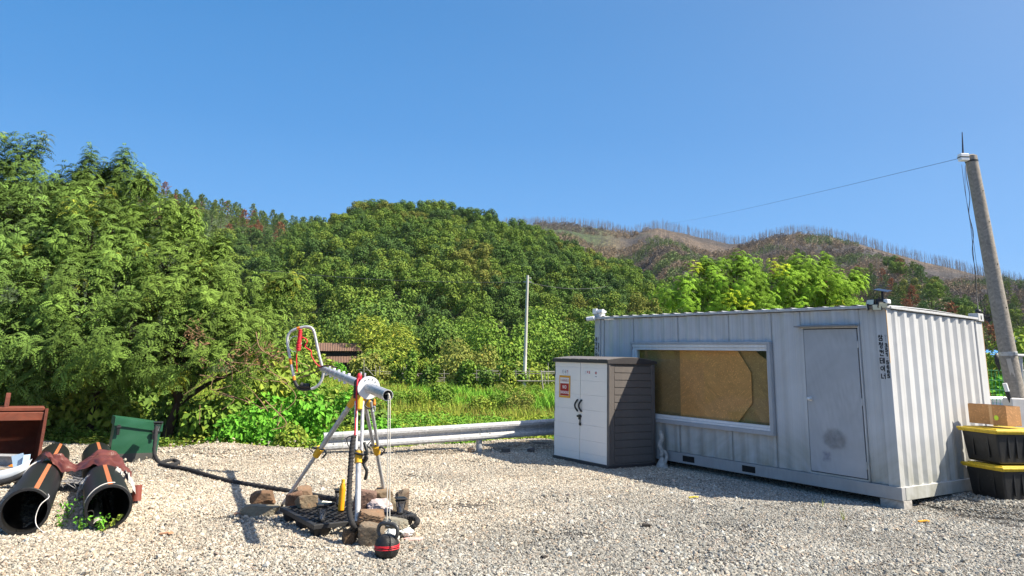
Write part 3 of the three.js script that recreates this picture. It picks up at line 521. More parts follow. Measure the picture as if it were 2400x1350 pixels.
// dry vine trailing in front of the thicket
{
  const p = at(470, 850, 15.6), o = thing('dry_vine', 'brown withered vine tangle hanging on the locust tree', 'vine', p); const g = [], lv = [];
  for (let i = 0; i < 26; i++) { const a = at(rr(430, 680), rr(760, 960), rr(14.9, 15.5)).sub(p), b = a.clone().add(V(rr(-0.5, 0.7), rr(-0.5, 0.2), rr(-0.2, 0.2))), c = b.clone().add(V(rr(-0.5, 0.5), rr(-0.5, 0.2), rr(-0.2, 0.2))); g.push(tube([a, b, c], rr(0.005, 0.010), 14, 4)); }
  part('stem', g, std(C(0.28, 0.17, 0.10), 0.9), o);
  for (const [px, py, r] of [[455, 770, .18], [470, 800, .15], [440, 790, .12], [560, 830, .22], [620, 835, .24], [590, 850, .18], [650, 830, .15], [530, 850, .14], [670, 850, .12], [480, 850, .10]]) { const c = at(px, py, 15.0).sub(p); lv.push([c.x, c.y, c.z, r, 1.3]); }
  plain(o, 'withered_leaves', leafCloud(lv, 1500, 0.045, { asp: 0.3, hang: 1, up: 0 }), leafM(0.24, 0.145, 0.085));
}
// ---- grass of the field and the bank
{
  reseed(707);
  const tuft = (n, h, w, sp) => { const pos = [], col = []; for (let i = 0; i < n; i++) { const a = rnd() * 6.28, x = rr(-sp, sp), z = rr(-sp, sp), hh = h * rr(0.5, 1.15), bend = hh * rr(0.15, 0.7), dx = Math.cos(a), dz = Math.sin(a), sx = -dz * w, sz = dx * w, t = rr(0.75, 1.25), m = [x + dx * bend * 0.3, hh * 0.6, z + dz * bend * 0.3], e = [x + dx * bend, hh, z + dz * bend]; pos.push(x - sx, -0.05, z - sz, x + sx, -0.05, z + sz, m[0] + sx * 0.8, m[1], m[2] + sz * 0.8, x - sx, -0.05, z - sz, m[0] + sx * 0.8, m[1], m[2] + sz * 0.8, m[0] - sx * 0.8, m[1], m[2] - sz * 0.8, m[0] - sx * 0.8, m[1], m[2] - sz * 0.8, m[0] + sx * 0.8, m[1], m[2] + sz * 0.8, ...e); for (let j = 0; j < 9; j++) col.push(t * 1.05, t, t * 0.9); } const g = new THREE.BufferGeometry(); g.setAttribute('position', new THREE.Float32BufferAttribute(pos, 3)); g.setAttribute('color', new THREE.Float32BufferAttribute(col, 3)); return g; };
  const weed = leafCloud([[0, 0.16, 0, 0.22], [0.18, 0.12, 0.1, 0.17], [-0.15, 0.1, 0.12, 0.16], [0.02, 0.12, -0.18, 0.18]], 900, 0.038, { asp: 0.65, up: 0.9 });
  const lists = { short: [], tall: [], weed: [] };
  const putAt = (k, x, z, s, c) => lists[k].push([x, landY(x, z), z, s, c]);
  for (let i = 0; i < 17000; i++) {
    const a = rr(A(-60), A(1560)), r = 13.5 + 45 * Math.pow(rnd(), 1.35), x = Math.sin(a) * r, z = -Math.cos(a) * r; if (z > edgeZ(x) - 0.1) continue;
    const soil = r > 26 && r < 32.5 && nz(x * 0.45, z * 0.3, 9) > -0.1, n = nz(x * 0.5, z * 0.5, 2), k = rr(0.8, 1.2);
    if (soil && rnd() < 0.6) { if (rnd() < 0.5) putAt('short', x, z, rr(0.5, 0.9), [0.26 * k, 0.22 * k, 0.075 * k]); continue; }
    const e = edgeZ(x) - z;
    if (r > 31.5 && r < 41 && x > -4.5 + 2 * nz(r, x) && nz(x * 0.35, z * 0.4, 15) > 0.0) putAt('tall', x, z, rr(0.6, 1.35), [0.16 * k, 0.36 * k, 0.04 * k]);
    else if ((r < 27 && rnd() < 0.85) || (r > 30 && rnd() < 0.3)) putAt('weed', x, z, rr(0.7, 1.5) * (e < 1.6 ? 0.75 : 1), n > 0.1 ? [0.27 * k, 0.33 * k, 0.045 * k] : [0.16 * k, 0.32 * k, 0.04 * k]);
    else putAt('short', x, z, rr(0.6, 1.1), rnd() < 0.25 ? [0.34 * k, 0.34 * k, 0.075 * k] : [0.25 * k, 0.345 * k, 0.05 * k]);
  }
  for (let i = 0; i < 2600; i++) { const x = rr(-5.5, 2), z = edgeZ(x) - rr(0.02, 1.6); putAt('weed', x, z, rr(0.6, 1.25), rnd() < 0.5 ? [0.26, 0.31, 0.045] : [0.17, 0.31, 0.04]); }
  for (let i = 0; i < 1400; i++) { const x = rr(-14, -5), z = edgeZ(x) - rr(0.1, 3); putAt('weed', x, z, rr(0.7, 1.5), rnd() < 0.5 ? [0.23, 0.28, 0.045] : [0.16, 0.27, 0.04]); }
  for (let i = 0; i < 900; i++) { const a = rr(A(2280), A(2420)), r = rr(21, 45), x = Math.sin(a) * r, z = -Math.cos(a) * r; putAt('short', x, z, rr(0.7, 1.2), [0.15, 0.24, 0.035]); }
  const G = { short: tuft(16, 0.5, 0.012, 0.22), tall: tuft(16, 0.58, 0.018, 0.3), weed }, names = { short: ['meadow_grass', 'yellow green meadow grass of the field behind the guardrail'], tall: ['tall_grass', 'tall fresh green grass band in the field'], weed: ['ground_weeds', 'low leafy weeds covering the bank behind the gravel'] };
  const lm = leafM(1, 1, 1), m = new THREE.Matrix4(), q = new THREE.Quaternion(), c = new THREE.Color();
  for (const k in lists) {
    const im = shade(new THREE.InstancedMesh(G[k], lm, lists[k].length)); im.name = names[k][0]; tag(im, names[k][1], k === 'weed' ? 'weeds' : 'grass', null, 'stuff');
    lists[k].forEach(([x, y, z, s, cc], i) => { im.setMatrixAt(i, m.compose(V(x, y, z), q.setFromAxisAngle(V(0, 1, 0), rnd() * 6.28), V(s, s * rr(0.85, 1.15), s))); im.setColorAt(i, c.setRGB(...cc)); });
    scene.add(im);
  }
}
// ---------------------------------------------------------------- office container (6.2 x 3.0 x 2.7 m) on blocks
const CT = thing('office_container', 'grey steel office container with a wide window and a door on its long side', 'container', N0, -YAW);
{
  const o = CT, L = 6.17, W = 3.03, zf = -0.05;                         // front skin lies just behind the rails
  const P = M.paint;
  // long side: sheets between seams, faintly ribbed; openings for window and door
  const sheet = (x0, x1, y0, y1) => {
    const n = Math.max(6, Math.round((x1 - x0) / 0.035)), g = grid(n, 1, (u, v) => { const x = lerp(x0, x1, u), e = Math.min(x - x0, x1 - x); return [x, lerp(y0, y1, v), zf + 0.020 * ss(0, 0.07, e) * Math.cos((x - x0) / 0.285 * 6.283) - (e < 0.004 ? 0.016 : 0)]; });
    return part('wall_sheet', g, P, o);
  };
  const top = 2.645, bot = 0.29, wx0 = -5.05, wx1 = -1.93, wy0 = 0.765, wy1 = 2.175;
  const seams = [-5.985, -5.884, -5.045, -3.908, -2.771, -1.927, -1.405];
  for (let i = 0; i < seams.length - 1; i++) {
    const a = seams[i] + 0.005, b = seams[i + 1] - 0.005;
    if (i >= 2 && i <= 4) { sheet(a, b, bot, wy0 - 0.01); sheet(a, b, wy1 + 0.01, top); } else sheet(a, b, bot, top);
  }
  sheet(-1.402, -0.452, 2.44, top); sheet(-0.447, -0.19, bot, top);
  part('wall_lining', [bb(-5.98, wx0, bot, top, zf - 0.06, zf - 0.03), bb(wx1, -0.19, bot, top, zf - 0.06, zf - 0.03), bb(wx0, wx1, bot, wy0, zf - 0.06, zf - 0.03), bb(wx0, wx1, wy1, top, zf - 0.06, zf - 0.03), bb(-L + 0.1, -0.1, 0.3, top, -W + 0.02, -W + 0.05), bb(-L + 0.02, -L + 0.05, 0.3, top, -W + 0.1, -0.1), bb(-0.1, -0.07, 0.3, top, -W + 0.1, -0.1)], M.paint, o);
  part('floor', bb(-L + 0.06, -0.06, 0.2, 0.27, -W + 0.06, -0.07), M.wood, o);
  // end wall: deep trapezoid ribs
  {
    const pr = [], z0 = -2.79, z1 = -0.17, n = 10, p = (z1 - z0) / n; for (let i = 0; i < n; i++) { const a = z0 + i * p; pr.push([a + p * 0.0, -0.052], [a + p * 0.26, -0.052], [a + p * 0.48, -0.016], [a + p * 0.76, -0.016], [a + p * 0.99, -0.052]); } pr.push([z1, -0.052]);
    const pos = []; for (let i = 0; i < pr.length - 1; i++) { const [a, b] = pr[i], [c, d] = pr[i + 1]; pos.push(b, 0.28, a, b, 2.63, a, d, 2.63, c, b, 0.28, a, d, 2.63, c, d, 0.28, c); }
    const g = new THREE.BufferGeometry(); g.setAttribute('position', new THREE.Float32BufferAttribute(pos, 3)); g.computeVertexNormals(); part('ribbed_end_wall', g, P, o);
  }
  // posts, rails, castings
  const post = (x0, x1, z0, z1, y1 = 2.66) => part('corner_post', bb(x0, x1, 0.28, y1, z0, z1, 0.006), P, o);
  post(-0.19, -0.03, -0.16, -0.035); post(-L + 0.02, -L + 0.185, -0.16, -0.035); post(-0.16, -0.03, -W + 0.03, -W + 0.26, 2.62); post(-L + 0.03, -L + 0.18, -W + 0.03, -W + 0.2);
  part('top_rail', [bb(-L + 0.03, -0.004, 2.655, 2.695, -0.10, 0.008, 0.004)], P, o);
  part('top_rail', [bb(-0.10, 0.010, 2.648, 2.682, -2.79, -0.105, 0.004)], P, o);
  part('top_rail', [bb(-L + 0.03, -0.05, 2.65, 2.69, -W, -W + 0.08, 0.004), bb(-L, -L + 0.06, 2.65, 2.69, -W + 0.1, -0.11, 0.004)], P, o);
  part('bottom_rail', bb(-L, 0, 0.12, 0.285, -0.09, 0.004, 0.005), M.paintRail, o);
  part('bottom_rail', bb(-0.09, 0.004, 0.12, 0.285, -W, -0.095, 0.005), P, o);
  part('bottom_rail', [bb(-L, 0, 0.12, 0.285, -W - 0.0, -W + 0.06, 0.005), bb(-L - 0.002, -L + 0.06, 0.12, 0.284, -W + 0.08, -0.1, 0.005)], P, o);
  for (const [x0, x1, z0, z1] of [[-0.15, 0.002, -W + 0.02, -W + 0.21]]) { const c = part('corner_casting', bb(x0, x1, 2.628, 2.755, z0, z1, 0.008), P, o); const h = shade(new THREE.Mesh(new THREE.SphereGeometry(0.03, 12, 8).scale(0.15, 1.3, 0.62).translate(x1 + 0.001, 2.69, (z0 + z1) / 2), M.void)); h.name = 'casting_hole'; c.add(h); }
  part('corner_casting', bb(-L + 0.005, -L + 0.16, 2.70, 2.78, -0.2, -0.02, 0.006), P, o);
  for (const [x0, x1] of [[-3.79, -3.53], [-2.545, -2.295]]) part('fork_pocket', bb(x0, x1, 0.155, 0.25, -0.05, 0.0065), M.void, o);
  // roof sheet with waves that show above the long rail
  { const g = grid(176, 4, (u, v) => { const x = lerp(-L + 0.2, -0.12, u); return [x, 2.697 + 0.016 * Math.max(-0.3, Math.sin(x / 0.27 * 6.283)) + 0.03 * Math.sin(v * Math.PI), lerp(-W + 0.03, -0.012, v)]; }, true); part('roof', g, P, o); }
  part('ceiling', bb(-L + 0.1, -0.12, 2.6, 2.64, -W + 0.06, -0.12), M.paint, o);
  // window
  const w = new THREE.Group(); w.name = 'window'; o.add(w);
  part('outer_frame', [bb(wx0 - 0.012, wx1 + 0.012, wy1 - 0.028, wy1 + 0.012, -0.09, 0.022, 0.003), bb(wx0 - 0.012, wx1 + 0.012, wy0 - 0.012, wy0 + 0.05, -0.09, 0.03, 0.003), bb(wx0 - 0.012, wx0 + 0.028, wy0 + 0.05, wy1 - 0.028, -0.09, 0.02, 0.003), bb(wx1 - 0.045, wx1 + 0.012, wy0 + 0.05, wy1 - 0.028, -0.09, 0.02, 0.003)], M.paintDoor, w);
  const ix0 = wx0 + 0.03, ix1 = wx1 - 0.047, iy0 = wy0 + 0.052, iy1 = wy1 - 0.03;
  part('white_frame', [bb(ix0, ix1, iy1 - 0.05, iy1, -0.1, 0.006, 0.003), bb(ix0, ix1, iy1 - 0.1, iy1 - 0.052, -0.1, -0.012, 0.003), bb(ix0, ix1, iy0, iy0 + 0.036, -0.1, 0.006, 0.003), bb(ix0, ix1, iy0 + 0.038, iy0 + 0.078, -0.1, -0.012, 0.003), bb(ix0, ix0 + 0.05, iy0 + 0.08, iy1 - 0.102, -0.1, 0.002, 0.003), bb(ix0 + 0.052, ix0 + 0.105, iy0 + 0.08, iy1 - 0.102, -0.1, -0.014, 0.003), bb(ix1 - 0.016, ix1, iy0 + 0.08, iy1 - 0.102, -0.1, 0.002, 0.003)], M.upvc, w);
  part('pane', bb(ix0 + 0.06, ix1 - 0.005, iy0 + 0.05, iy1 - 0.06, -0.0405, -0.04), M.glass, w);
  // door with head flashing, frame, handle
  const d = part('door', bb(-1.335, -0.485, 0.325, 2.372, -0.075, -0.028, 0.006), M.paintDoor, o);
  part('door_gap', bb(-1.35, -0.465, 0.312, 2.39, -0.085, -0.062), M.void, o);
  part('door_frame', [bb(-1.402, -1.345, bot, 2.435, -0.09, -0.036, 0.004), bb(-0.468, -0.45, bot, 2.435, -0.09, -0.03, 0.004), bb(-1.345, -0.468, 2.385, 2.435, -0.09, -0.034, 0.004), bb(-1.345, -0.468, 0.287, 0.314, -0.09, -0.03, 0.003)], P, o);
  part('door_flashing', [bb(-1.45, -0.45, 2.405, 2.425, -0.04, 0.05, 0.003)], std(C(0.22, 0.22, 0.23), 0.5), o);
  const hd = new THREE.Group(); hd.name = 'handle'; d.add(hd);
  part('rose', rod(V(-1.273, 1.35, -0.03), V(-1.273, 1.35, -0.014), 0.034, 0.032, 20), M.steel, hd);
  part('knob', [rod(V(-1.273, 1.35, -0.014), V(-1.273, 1.35, 0.02), 0.014), new THREE.SphereGeometry(0.028, 18, 12).scale(1, 1, 0.8).translate(-1.273, 1.35, 0.034)], M.steel, hd);
  for (const y of [0.5, 1.35, 2.15]) { const h = part('hinge', rod(V(-0.474, y - 0.05, -0.024), V(-0.474, y + 0.05, -0.024), 0.009), P, o); }
  // grime blots on the door
  { const t = canvasTex(256, 256, (g) => { g.clearRect(0, 0, 256, 256); for (let i = 0; i < 900; i++) { const k = Math.sqrt(rnd()); g.fillStyle = `rgba(70,75,85,${0.006 + 0.012 * rnd()})`; const a = rnd() * 6.3; g.beginPath(); g.ellipse(140 + Math.cos(a) * k * 85 + (rnd() - 0.5) * 30, 90 + Math.sin(a) * k * 60, rr(5, 24), rr(5, 18), rnd() * 3, 0, 7); g.fill(); } for (let i = 0; i < 160; i++) { g.fillStyle = 'rgba(70,75,85,0.02)'; g.beginPath(); g.ellipse(70 + rr(-30, 30), 200 + rr(-30, 30), rr(3, 14), rr(3, 12), 0, 0, 7); g.fill(); } });
    const s = part('stain', new THREE.PlaneGeometry(0.52, 0.6).translate(-0.95, 0.72, -0.0245), std(C(1, 1, 1), 0.6, { map: t, transparent: true }), d, true); }
  // stencilled lettering on both front posts
  const letters = canvasTex(256, 1024, (g, W2, H2) => {
    g.clearRect(0, 0, W2, H2); ['sam', 'jeong', 'keon', 'te', 'i', 'neo'].forEach((n, i) => hangul(g, n, 20, 16 + i * 168, 116, 134, 23, 'rgba(14,14,18,1)'));
    g.fillStyle = 'rgba(14,14,18,1)'; g.textAlign = 'center'; g.font = 'bold 40px sans-serif';
    g.save(); g.translate(196, 30); g.scale(1.2, 1); g.beginPath(); g.ellipse(0, 10, 18, 10, 0, Math.PI, 0); g.lineWidth = 6; g.strokeStyle = 'rgba(14,14,18,1)'; g.stroke(); g.font = 'bold 38px sans-serif'; ['0', '3', '1'].forEach((c, i) => g.fillText(c, 0, 50 + i * 44)); g.beginPath(); g.ellipse(0, 168, 18, 10, 0, 0, Math.PI); g.stroke(); g.restore();
    g.font = 'bold 112px sans-serif'; g.lineWidth = 9; g.strokeStyle = 'rgba(14,14,18,1)'; ['3', '5', '1', '-', '5', '6', '6', '5'].forEach((c, i) => { g.save(); g.translate(196, 296 + i * 99 - (i > 3 ? 30 : 0) - (i === 3 ? 30 : 0)); g.scale(1.1, 1); c === '-' ? g.fillRect(-8, -26, 16, 16) : (g.fillText(c, 0, 0), g.strokeText(c, 0, 0)); g.restore(); });
  });
  const lm = std(C(1, 1, 1), 0.6, { map: letters, transparent: true });
  part('lettering', new THREE.PlaneGeometry(0.155, 0.64).translate(-0.108, 1.975, -0.033), lm, o, true);
  part('lettering', new THREE.PlaneGeometry(0.15, 0.64).translate(-6.066, 1.985, -0.033), lm, o, true);
  // rust lines at the corner edges
  part('rust_streak', [bb(-0.0345, -0.028, 1.9, 2.63, -0.041, -0.033), bb(-0.034, -0.0285, 0.9, 2.6, -2.999, -2.99)], std(C(0.50, 0.28, 0.08), 0.9), o);
}
// what is seen through the window: sheets of board leaning inside
const inC = (name, label, cat, x, y, z) => thing(name, label, cat, cw(x, y, z), -YAW);
{
  const b1 = std(C(0.90, 0.43, 0.135), 0.75, { map: T.board }), b2 = std(C(0.52, 0.31, 0.12), 0.8, { map: T.board });
  const o1 = inC('brown_board', 'orange brown board with cut corners leaning behind the container window', 'board', -3.19, 0.27, -0.135);
  part('board', ext([[-0.74, 0.3], [0.20, 0.3], [0.79, 0.94], [0.79, 1.43], [0.45, 1.9], [-0.74, 1.9]], 0.01), b1, o1);
  const o2 = inC('olive_board', 'dull olive board filling the window behind the brown board', 'board', -3.52, 0.27, -0.17);
  part('board', ext([[-1.5, 0.3], [1.15, 0.3], [1.43, 0.62], [1.58, 0.78], [1.58, 1.52], [1.23, 1.75], [1.10, 1.9], [-1.5, 1.9]], 0.01), b2, o2);
}
// blocks under the container
{
  const k = inC('support_block', 'pale timber block under the near corner of the container', 'block', -0.16, 0, -0.14); part('block', bb(-0.16, 0.16, -0.05, 0.117, -0.1, 0.12, 0.008), std(C(0.55, 0.52, 0.48), 0.85, { map: T.speck }), k);
  const k2 = inC('support_block', 'dark block under the far left end of the container, behind the cabinet', 'block', -5.9, 0, -0.3); part('block', bb(-0.16, 0.16, -0.1, 0.117, -0.12, 0.12, 0.008), std(C(0.3, 0.28, 0.26), 0.85, { map: T.speck }), k2);
}
// security camera on the left front corner
{
  const o = inC('security_camera', 'white security camera with a mount box on the left corner of the container roof', 'camera', -6.09, 2.62, 0.02);
  part('mount_box', [bb(-0.02, 0.20, 0.165, 0.205, -0.14, -0.02, 0.004), bb(0.0, 0.17, 0.205, 0.235, -0.11, -0.05, 0.004)], M.white, o);
  part('bracket', [rod(V(-0.02, 0.09, 0.02), V(-0.02, 0.03, 0.03), 0.012), bb(-0.08, 0.02, 0.14, 0.25, -0.06, -0.01, 0.004)], M.white, o);
  part('housing', [rod(V(0.05, 0.05, 0.05), V(-0.11, 0.03, 0.11), 0.042, 0.045, 20)], M.white, o);
  part('lens', rod(V(-0.11, 0.03, 0.11), V(-0.145, 0.025, 0.123), 0.044, 0.036, 20), M.dark, o);
  part('aerial', [rod(V(0.06, 0.23, -0.06), V(0.06, 0.31, -0.06), 0.005), rod(V(0.02, 0.31, -0.06), V(0.1, 0.31, -0.06), 0.005)], M.dark, o);
}
// solar floodlight on the near top corner
{
  const o = inC('solar_floodlight', 'black solar floodlight with three lamp heads on the near top corner of the container', 'floodlight', -0.06, 2.69, -0.03);
  part('body', [bb(-0.09, 0.09, 0.01, 0.10, -0.07, 0.07, 0.012), bb(-0.13, 0.02, 0.0, 0.03, -0.05, 0.09, 0.005)], M.black, o);
  part('sensor', [bb(0.05, 0.12, 0.02, 0.09, -0.03, 0.08, 0.01)], M.white, o);
  part('stem', rod(V(0, 0.10, 0), V(0, 0.24, 0), 0.022, 0.016, 14), M.black, o);
  const sp = part('solar_panel', bx(0.24, 0.012, 0.16, 0, 0, 0, 0.003).rotateX(0.22).rotateZ(-0.22).translate(0.01, 0.245, 0.0), std(C(0.015, 0.02, 0.035), 0.2), o);
  const head = (x, y, z, ry, rx) => { const h = new THREE.Group(); h.name = 'lamp_head'; h.position.set(x, y, z); h.rotation.set(rx, ry, 0, 'YXZ'); o.add(h); part('shell', bx(0.15, 0.10, 0.03, 0, 0, -0.017, 0.006), M.black, h); part('lens', bx(0.132, 0.084, 0.006, 0, 0, 0.0, 0.002), std(C(0.62, 0.64, 0.50), 0.25), h); };
  head(-0.17, 0.05, 0.09, -0.15, -0.25); head(-0.04, -0.04, 0.13, 0.15, 0.15); head(0.05, -0.01, 0.10, 0.9, 0.5); head(-0.24, -0.03, 0.08, -1.0, 0.1); o.scale.setScalar(0.85);
}
// ---------------------------------------------------------------- storage cabinet
{
  const W = 1.50, D = 1.16, H = 1.80, o = thing('storage_cabinet', 'grey plastic garden storage cabinet with two pale doors and a dark lid', 'cabinet', cw(-5.13, 0, 0.63), -YAW);
  const side = std(C(0.118, 0.105, 0.098), 0.55, { map: T.grime, bumpMap: T.bump, bumpScale: 0.002 }), dkk = std(C(0.045, 0.042, 0.045), 0.5, { map: T.grime }), door = std(C(0.84, 0.80, 0.745), 0.5, { bumpMap: T.bump, bumpScale: 0.002 });
  const hw = W / 2, hd = D / 2;
  part('base', bb(-hw - 0.01, hw + 0.01, -0.02, 0.06, -hd, hd + 0.015, 0.01), dkk, o);
  part('back_wall', bb(-hw + 0.03, hw - 0.03, 0.06, H, -hd, -hd + 0.03), dkk, o);
  part('side_wall', bb(-hw, -hw + 0.04, 0.06, H, -hd, hd - 0.03), side, o);
  const sw = part('side_wall', [bb(hw - 0.04, hw - 0.012, 0.06, H, -hd, hd - 0.02), bb(hw - 0.03, hw, 0.06, H - 0.02, hd - 0.15, hd - 0.035, 0.012), bb(hw - 0.03, hw + 0.0, 0.06, H - 0.02, -hd, -hd + 0.09, 0.012)], side, o);
  const bd = ext([[0, 0], [0.014, 0.004], [0.008, 0.118], [0, 0.122]], D - 0.245).rotateY(0);
  for (let i = 0; i < 13; i++) { const m = shade(new THREE.Mesh(clean(bd.clone()), side)); m.name = 'siding_board'; m.position.set(hw - 0.013, 0.09 + i * 0.127, -hd + 0.092); sw.add(m); }
  for (const s of [-1, 1]) {
    const dr = new THREE.Group(); dr.name = 'door'; o.add(dr); const x0 = s < 0 ? -hw + 0.012 : 0.006, x1 = s < 0 ? -0.006 : hw - 0.03;
    part('door_core', bb(x0 + 0.01, x1 - 0.01, 0.075, H - 0.01, hd - 0.03, hd - 0.006), door, dr);
    const ys = [0.068, 0.2, 0.42, 0.68, 0.94, 1.2, 1.45, 1.68, H - 0.005]; for (let i = 0; i < ys.length - 1; i++) part('door_panel', bb(x0, x1, ys[i] + 0.001, ys[i + 1] - 0.001, hd - 0.02, hd + 0.004, 0.003), door, dr);
    const hx = s * 0.055, pts = []; for (let i = 0; i <= 8; i++) { const t = i / 8 * Math.PI; pts.push(V(hx + Math.sin(t) * -0.03 - 0.03 * 0, 0.90 + 0.21 * (i / 8), hd + 0.012 + Math.sin(t) * 0.045)); } part('handle', tube(pts, 0.016, 24, 8), M.dark, dr);
    for (const y of [0.17, 0.93, 1.6]) part('hinge', rod(V(s * (hw - 0.012), y - 0.075, hd - 0.016), V(s * (hw - 0.012), y + 0.075, hd - 0.016), 0.022, 0.022, 14), M.dark, o);
  }
  part('corner_column', [rod(V(hw - 0.015, 0.06, hd - 0.02), V(hw - 0.015, H, hd - 0.02), 0.03, 0.03, 14), rod(V(-hw + 0.008, 0.06, hd - 0.02), V(-hw + 0.008, H, hd - 0.02), 0.022, 0.022, 14)], side, o);
  part('latch', [bb(-0.075, 0.05, 0.80, 0.835, hd + 0.004, hd + 0.02, 0.004), bb(-0.02, 0.03, 0.76, 0.85, hd + 0.004, hd + 0.03, 0.006)], M.dark, o);
  part('padlock', [bb(0.0, 0.045, 0.66, 0.71, hd + 0.012, hd + 0.032, 0.005), tube([V(0.01, 0.71, hd + 0.022), V(0.01, 0.75, hd + 0.022), V(0.035, 0.75, hd + 0.022), V(0.035, 0.71, hd + 0.022)], 0.005, 16, 6)], M.dark, o);
  // lid: shallow gable across the depth, ribs running front to back
  const prof = []; for (let i = 0; i <= 10; i++) { const t = i / 10; prof.push([lerp(-hd - 0.03, hd + 0.04, t), H + 0.025 + 0.055 * Math.sin(Math.PI * t)]); }
  const lid = part('lid', ext([...prof, [hd + 0.04, H - 0.03], [hd + 0.01, H - 0.035], [-hd - 0.03, H - 0.02]], W + 0.06).rotateY(-Math.PI / 2).scale(1, 1, 1).translate(hw + 0.03, 0, 0), dkk, o);
  const rl = std(C(0.17, 0.155, 0.145), 0.55, { map: T.grime });
  for (let i = 0; i < 6; i++) { const x = lerp(-hw - 0.02, hw + 0.02, (i + 0.5) / 6), w2 = (W + 0.04) / 12 - 0.014, up = prof.map(([z, y]) => [z, y + 0.011]); const m = shade(new THREE.Mesh(clean(ext([...up, ...prof.slice().reverse().map(([z, y]) => [z, y - 0.004])], w2 * 2).rotateY(-Math.PI / 2).translate(x + w2, 0, 0)), rl)); m.name = 'lid_panel'; lid.add(m); }
  // stickers and the warning sign
  const sg = (x, y, w2, h, tx) => part('sticker', new THREE.PlaneGeometry(w2, h).translate(x, y, hd + 0.0062), std(C(1, 1, 1), 0.5, { map: tx }), o, true);
  sg(-0.44, 1.585, 0.21, 0.125, canvasTex(256, 152, (g) => { g.fillStyle = '#e9e6e2'; g.fillRect(0, 0, 256, 152); g.strokeStyle = '#444'; g.lineWidth = 7; g.beginPath(); g.arc(62, 70, 36, 0, 7); g.stroke(); g.beginPath(); g.moveTo(38, 72); g.lineTo(88, 72); g.stroke(); hangul(g, 'geum', 122, 32, 50, 66, 8, '#554'); hangul(g, 'yeon', 188, 32, 50, 66, 8, '#a33'); g.fillStyle = '#888'; g.font = '20px sans-serif'; g.fillText('NO SMOKING', 118, 130); }));
  sg(0.20, 1.60, 0.17, 0.085, canvasTex(256, 128, (g) => { g.fillStyle = '#e9e6e2'; g.fillRect(0, 0, 256, 128); g.strokeStyle = '#999'; g.lineWidth = 6; g.beginPath(); g.moveTo(20, 96); g.lineTo(52, 36); g.lineTo(84, 96); g.closePath(); g.stroke(); hangul(g, 'wi', 104, 30, 60, 66, 11, '#b02222'); hangul(g, 'heom', 178, 30, 60, 66, 11, '#b02222'); }));
  sg(0.43, 1.575, 0.105, 0.15, canvasTex(128, 184, (g) => { g.fillStyle = '#ece9e5'; g.fillRect(0, 0, 128, 184); g.strokeStyle = '#777'; g.lineWidth = 5; g.beginPath(); g.arc(64, 70, 38, 0, 7); g.stroke(); g.fillStyle = '#b01c26'; g.beginPath(); g.arc(64, 70, 24, 0, 7); g.fill(); g.fillStyle = '#555'; for (const x of [34, 58, 82]) g.fillRect(x, 138, 14, 18); }));
  const s = thing('warning_sign', 'yellow edged FLAMMABLE NO SMOKING sign on the left cabinet door', 'sign', cw(-5.13, 0, 0.63).add(V(-0.44, 1.32, hd + 0.006).applyAxisAngle(V(0, 1, 0), -YAW)), -YAW);
  part('backing', bx(0.32, 0.40, 0.008, 0, 0, 0.004, 0.003), std(C(0.75, 0.36, 0.02), 0.6), s);
  part('face', new THREE.PlaneGeometry(0.265, 0.335).translate(0, 0, 0.0095), std(C(1, 1, 1), 0.5, { map: canvasTex(320, 400, (g) => { g.fillStyle = '#e8e0d8'; g.fillRect(0, 0, 320, 400); g.fillStyle = '#a3121c'; g.fillRect(8, 132, 304, 262); g.fillRect(0, 0, 320, 6); g.textAlign = 'center'; g.fillStyle = '#8a3036'; g.font = 'bold 58px sans-serif'; g.save(); g.translate(160, 92); g.scale(0.86, 1.25); g.fillText('FLAMMABLE', 0, 0); g.restore(); g.fillStyle = '#f4ece8'; g.font = 'bold 96px sans-serif'; g.fillText('NO', 160, 244); g.save(); g.translate(160, 354); g.scale(0.9, 1.15); g.font = 'bold 72px sans-serif'; g.fillText('SMOKING', 0, 0); g.restore(); }) }), s, true);
}
// knotted grey rag between cabinet and container
{
  const p = cw(-4.20, 0, 0.13), o = thing('grey_rag', 'grey rag hanging in a twist between cabinet and container', 'rag', p);
  part('rag', [tube([V(0, 0.62, 0), V(0.03, 0.5, 0.02), V(-0.01, 0.38, 0), V(0.03, 0.27, 0.02), V(0.02, 0.2, 0)], 0.04, 30, 8), new THREE.ConeGeometry(0.13, 0.26, 14, 5, true).translate(0.03, 0.11, 0), tube([V(0.06, 0.3, 0.05), V(0.1, 0.2, 0.06), V(0.07, 0.08, 0.06)], 0.03, 16, 7)], M.cloth, o);
}
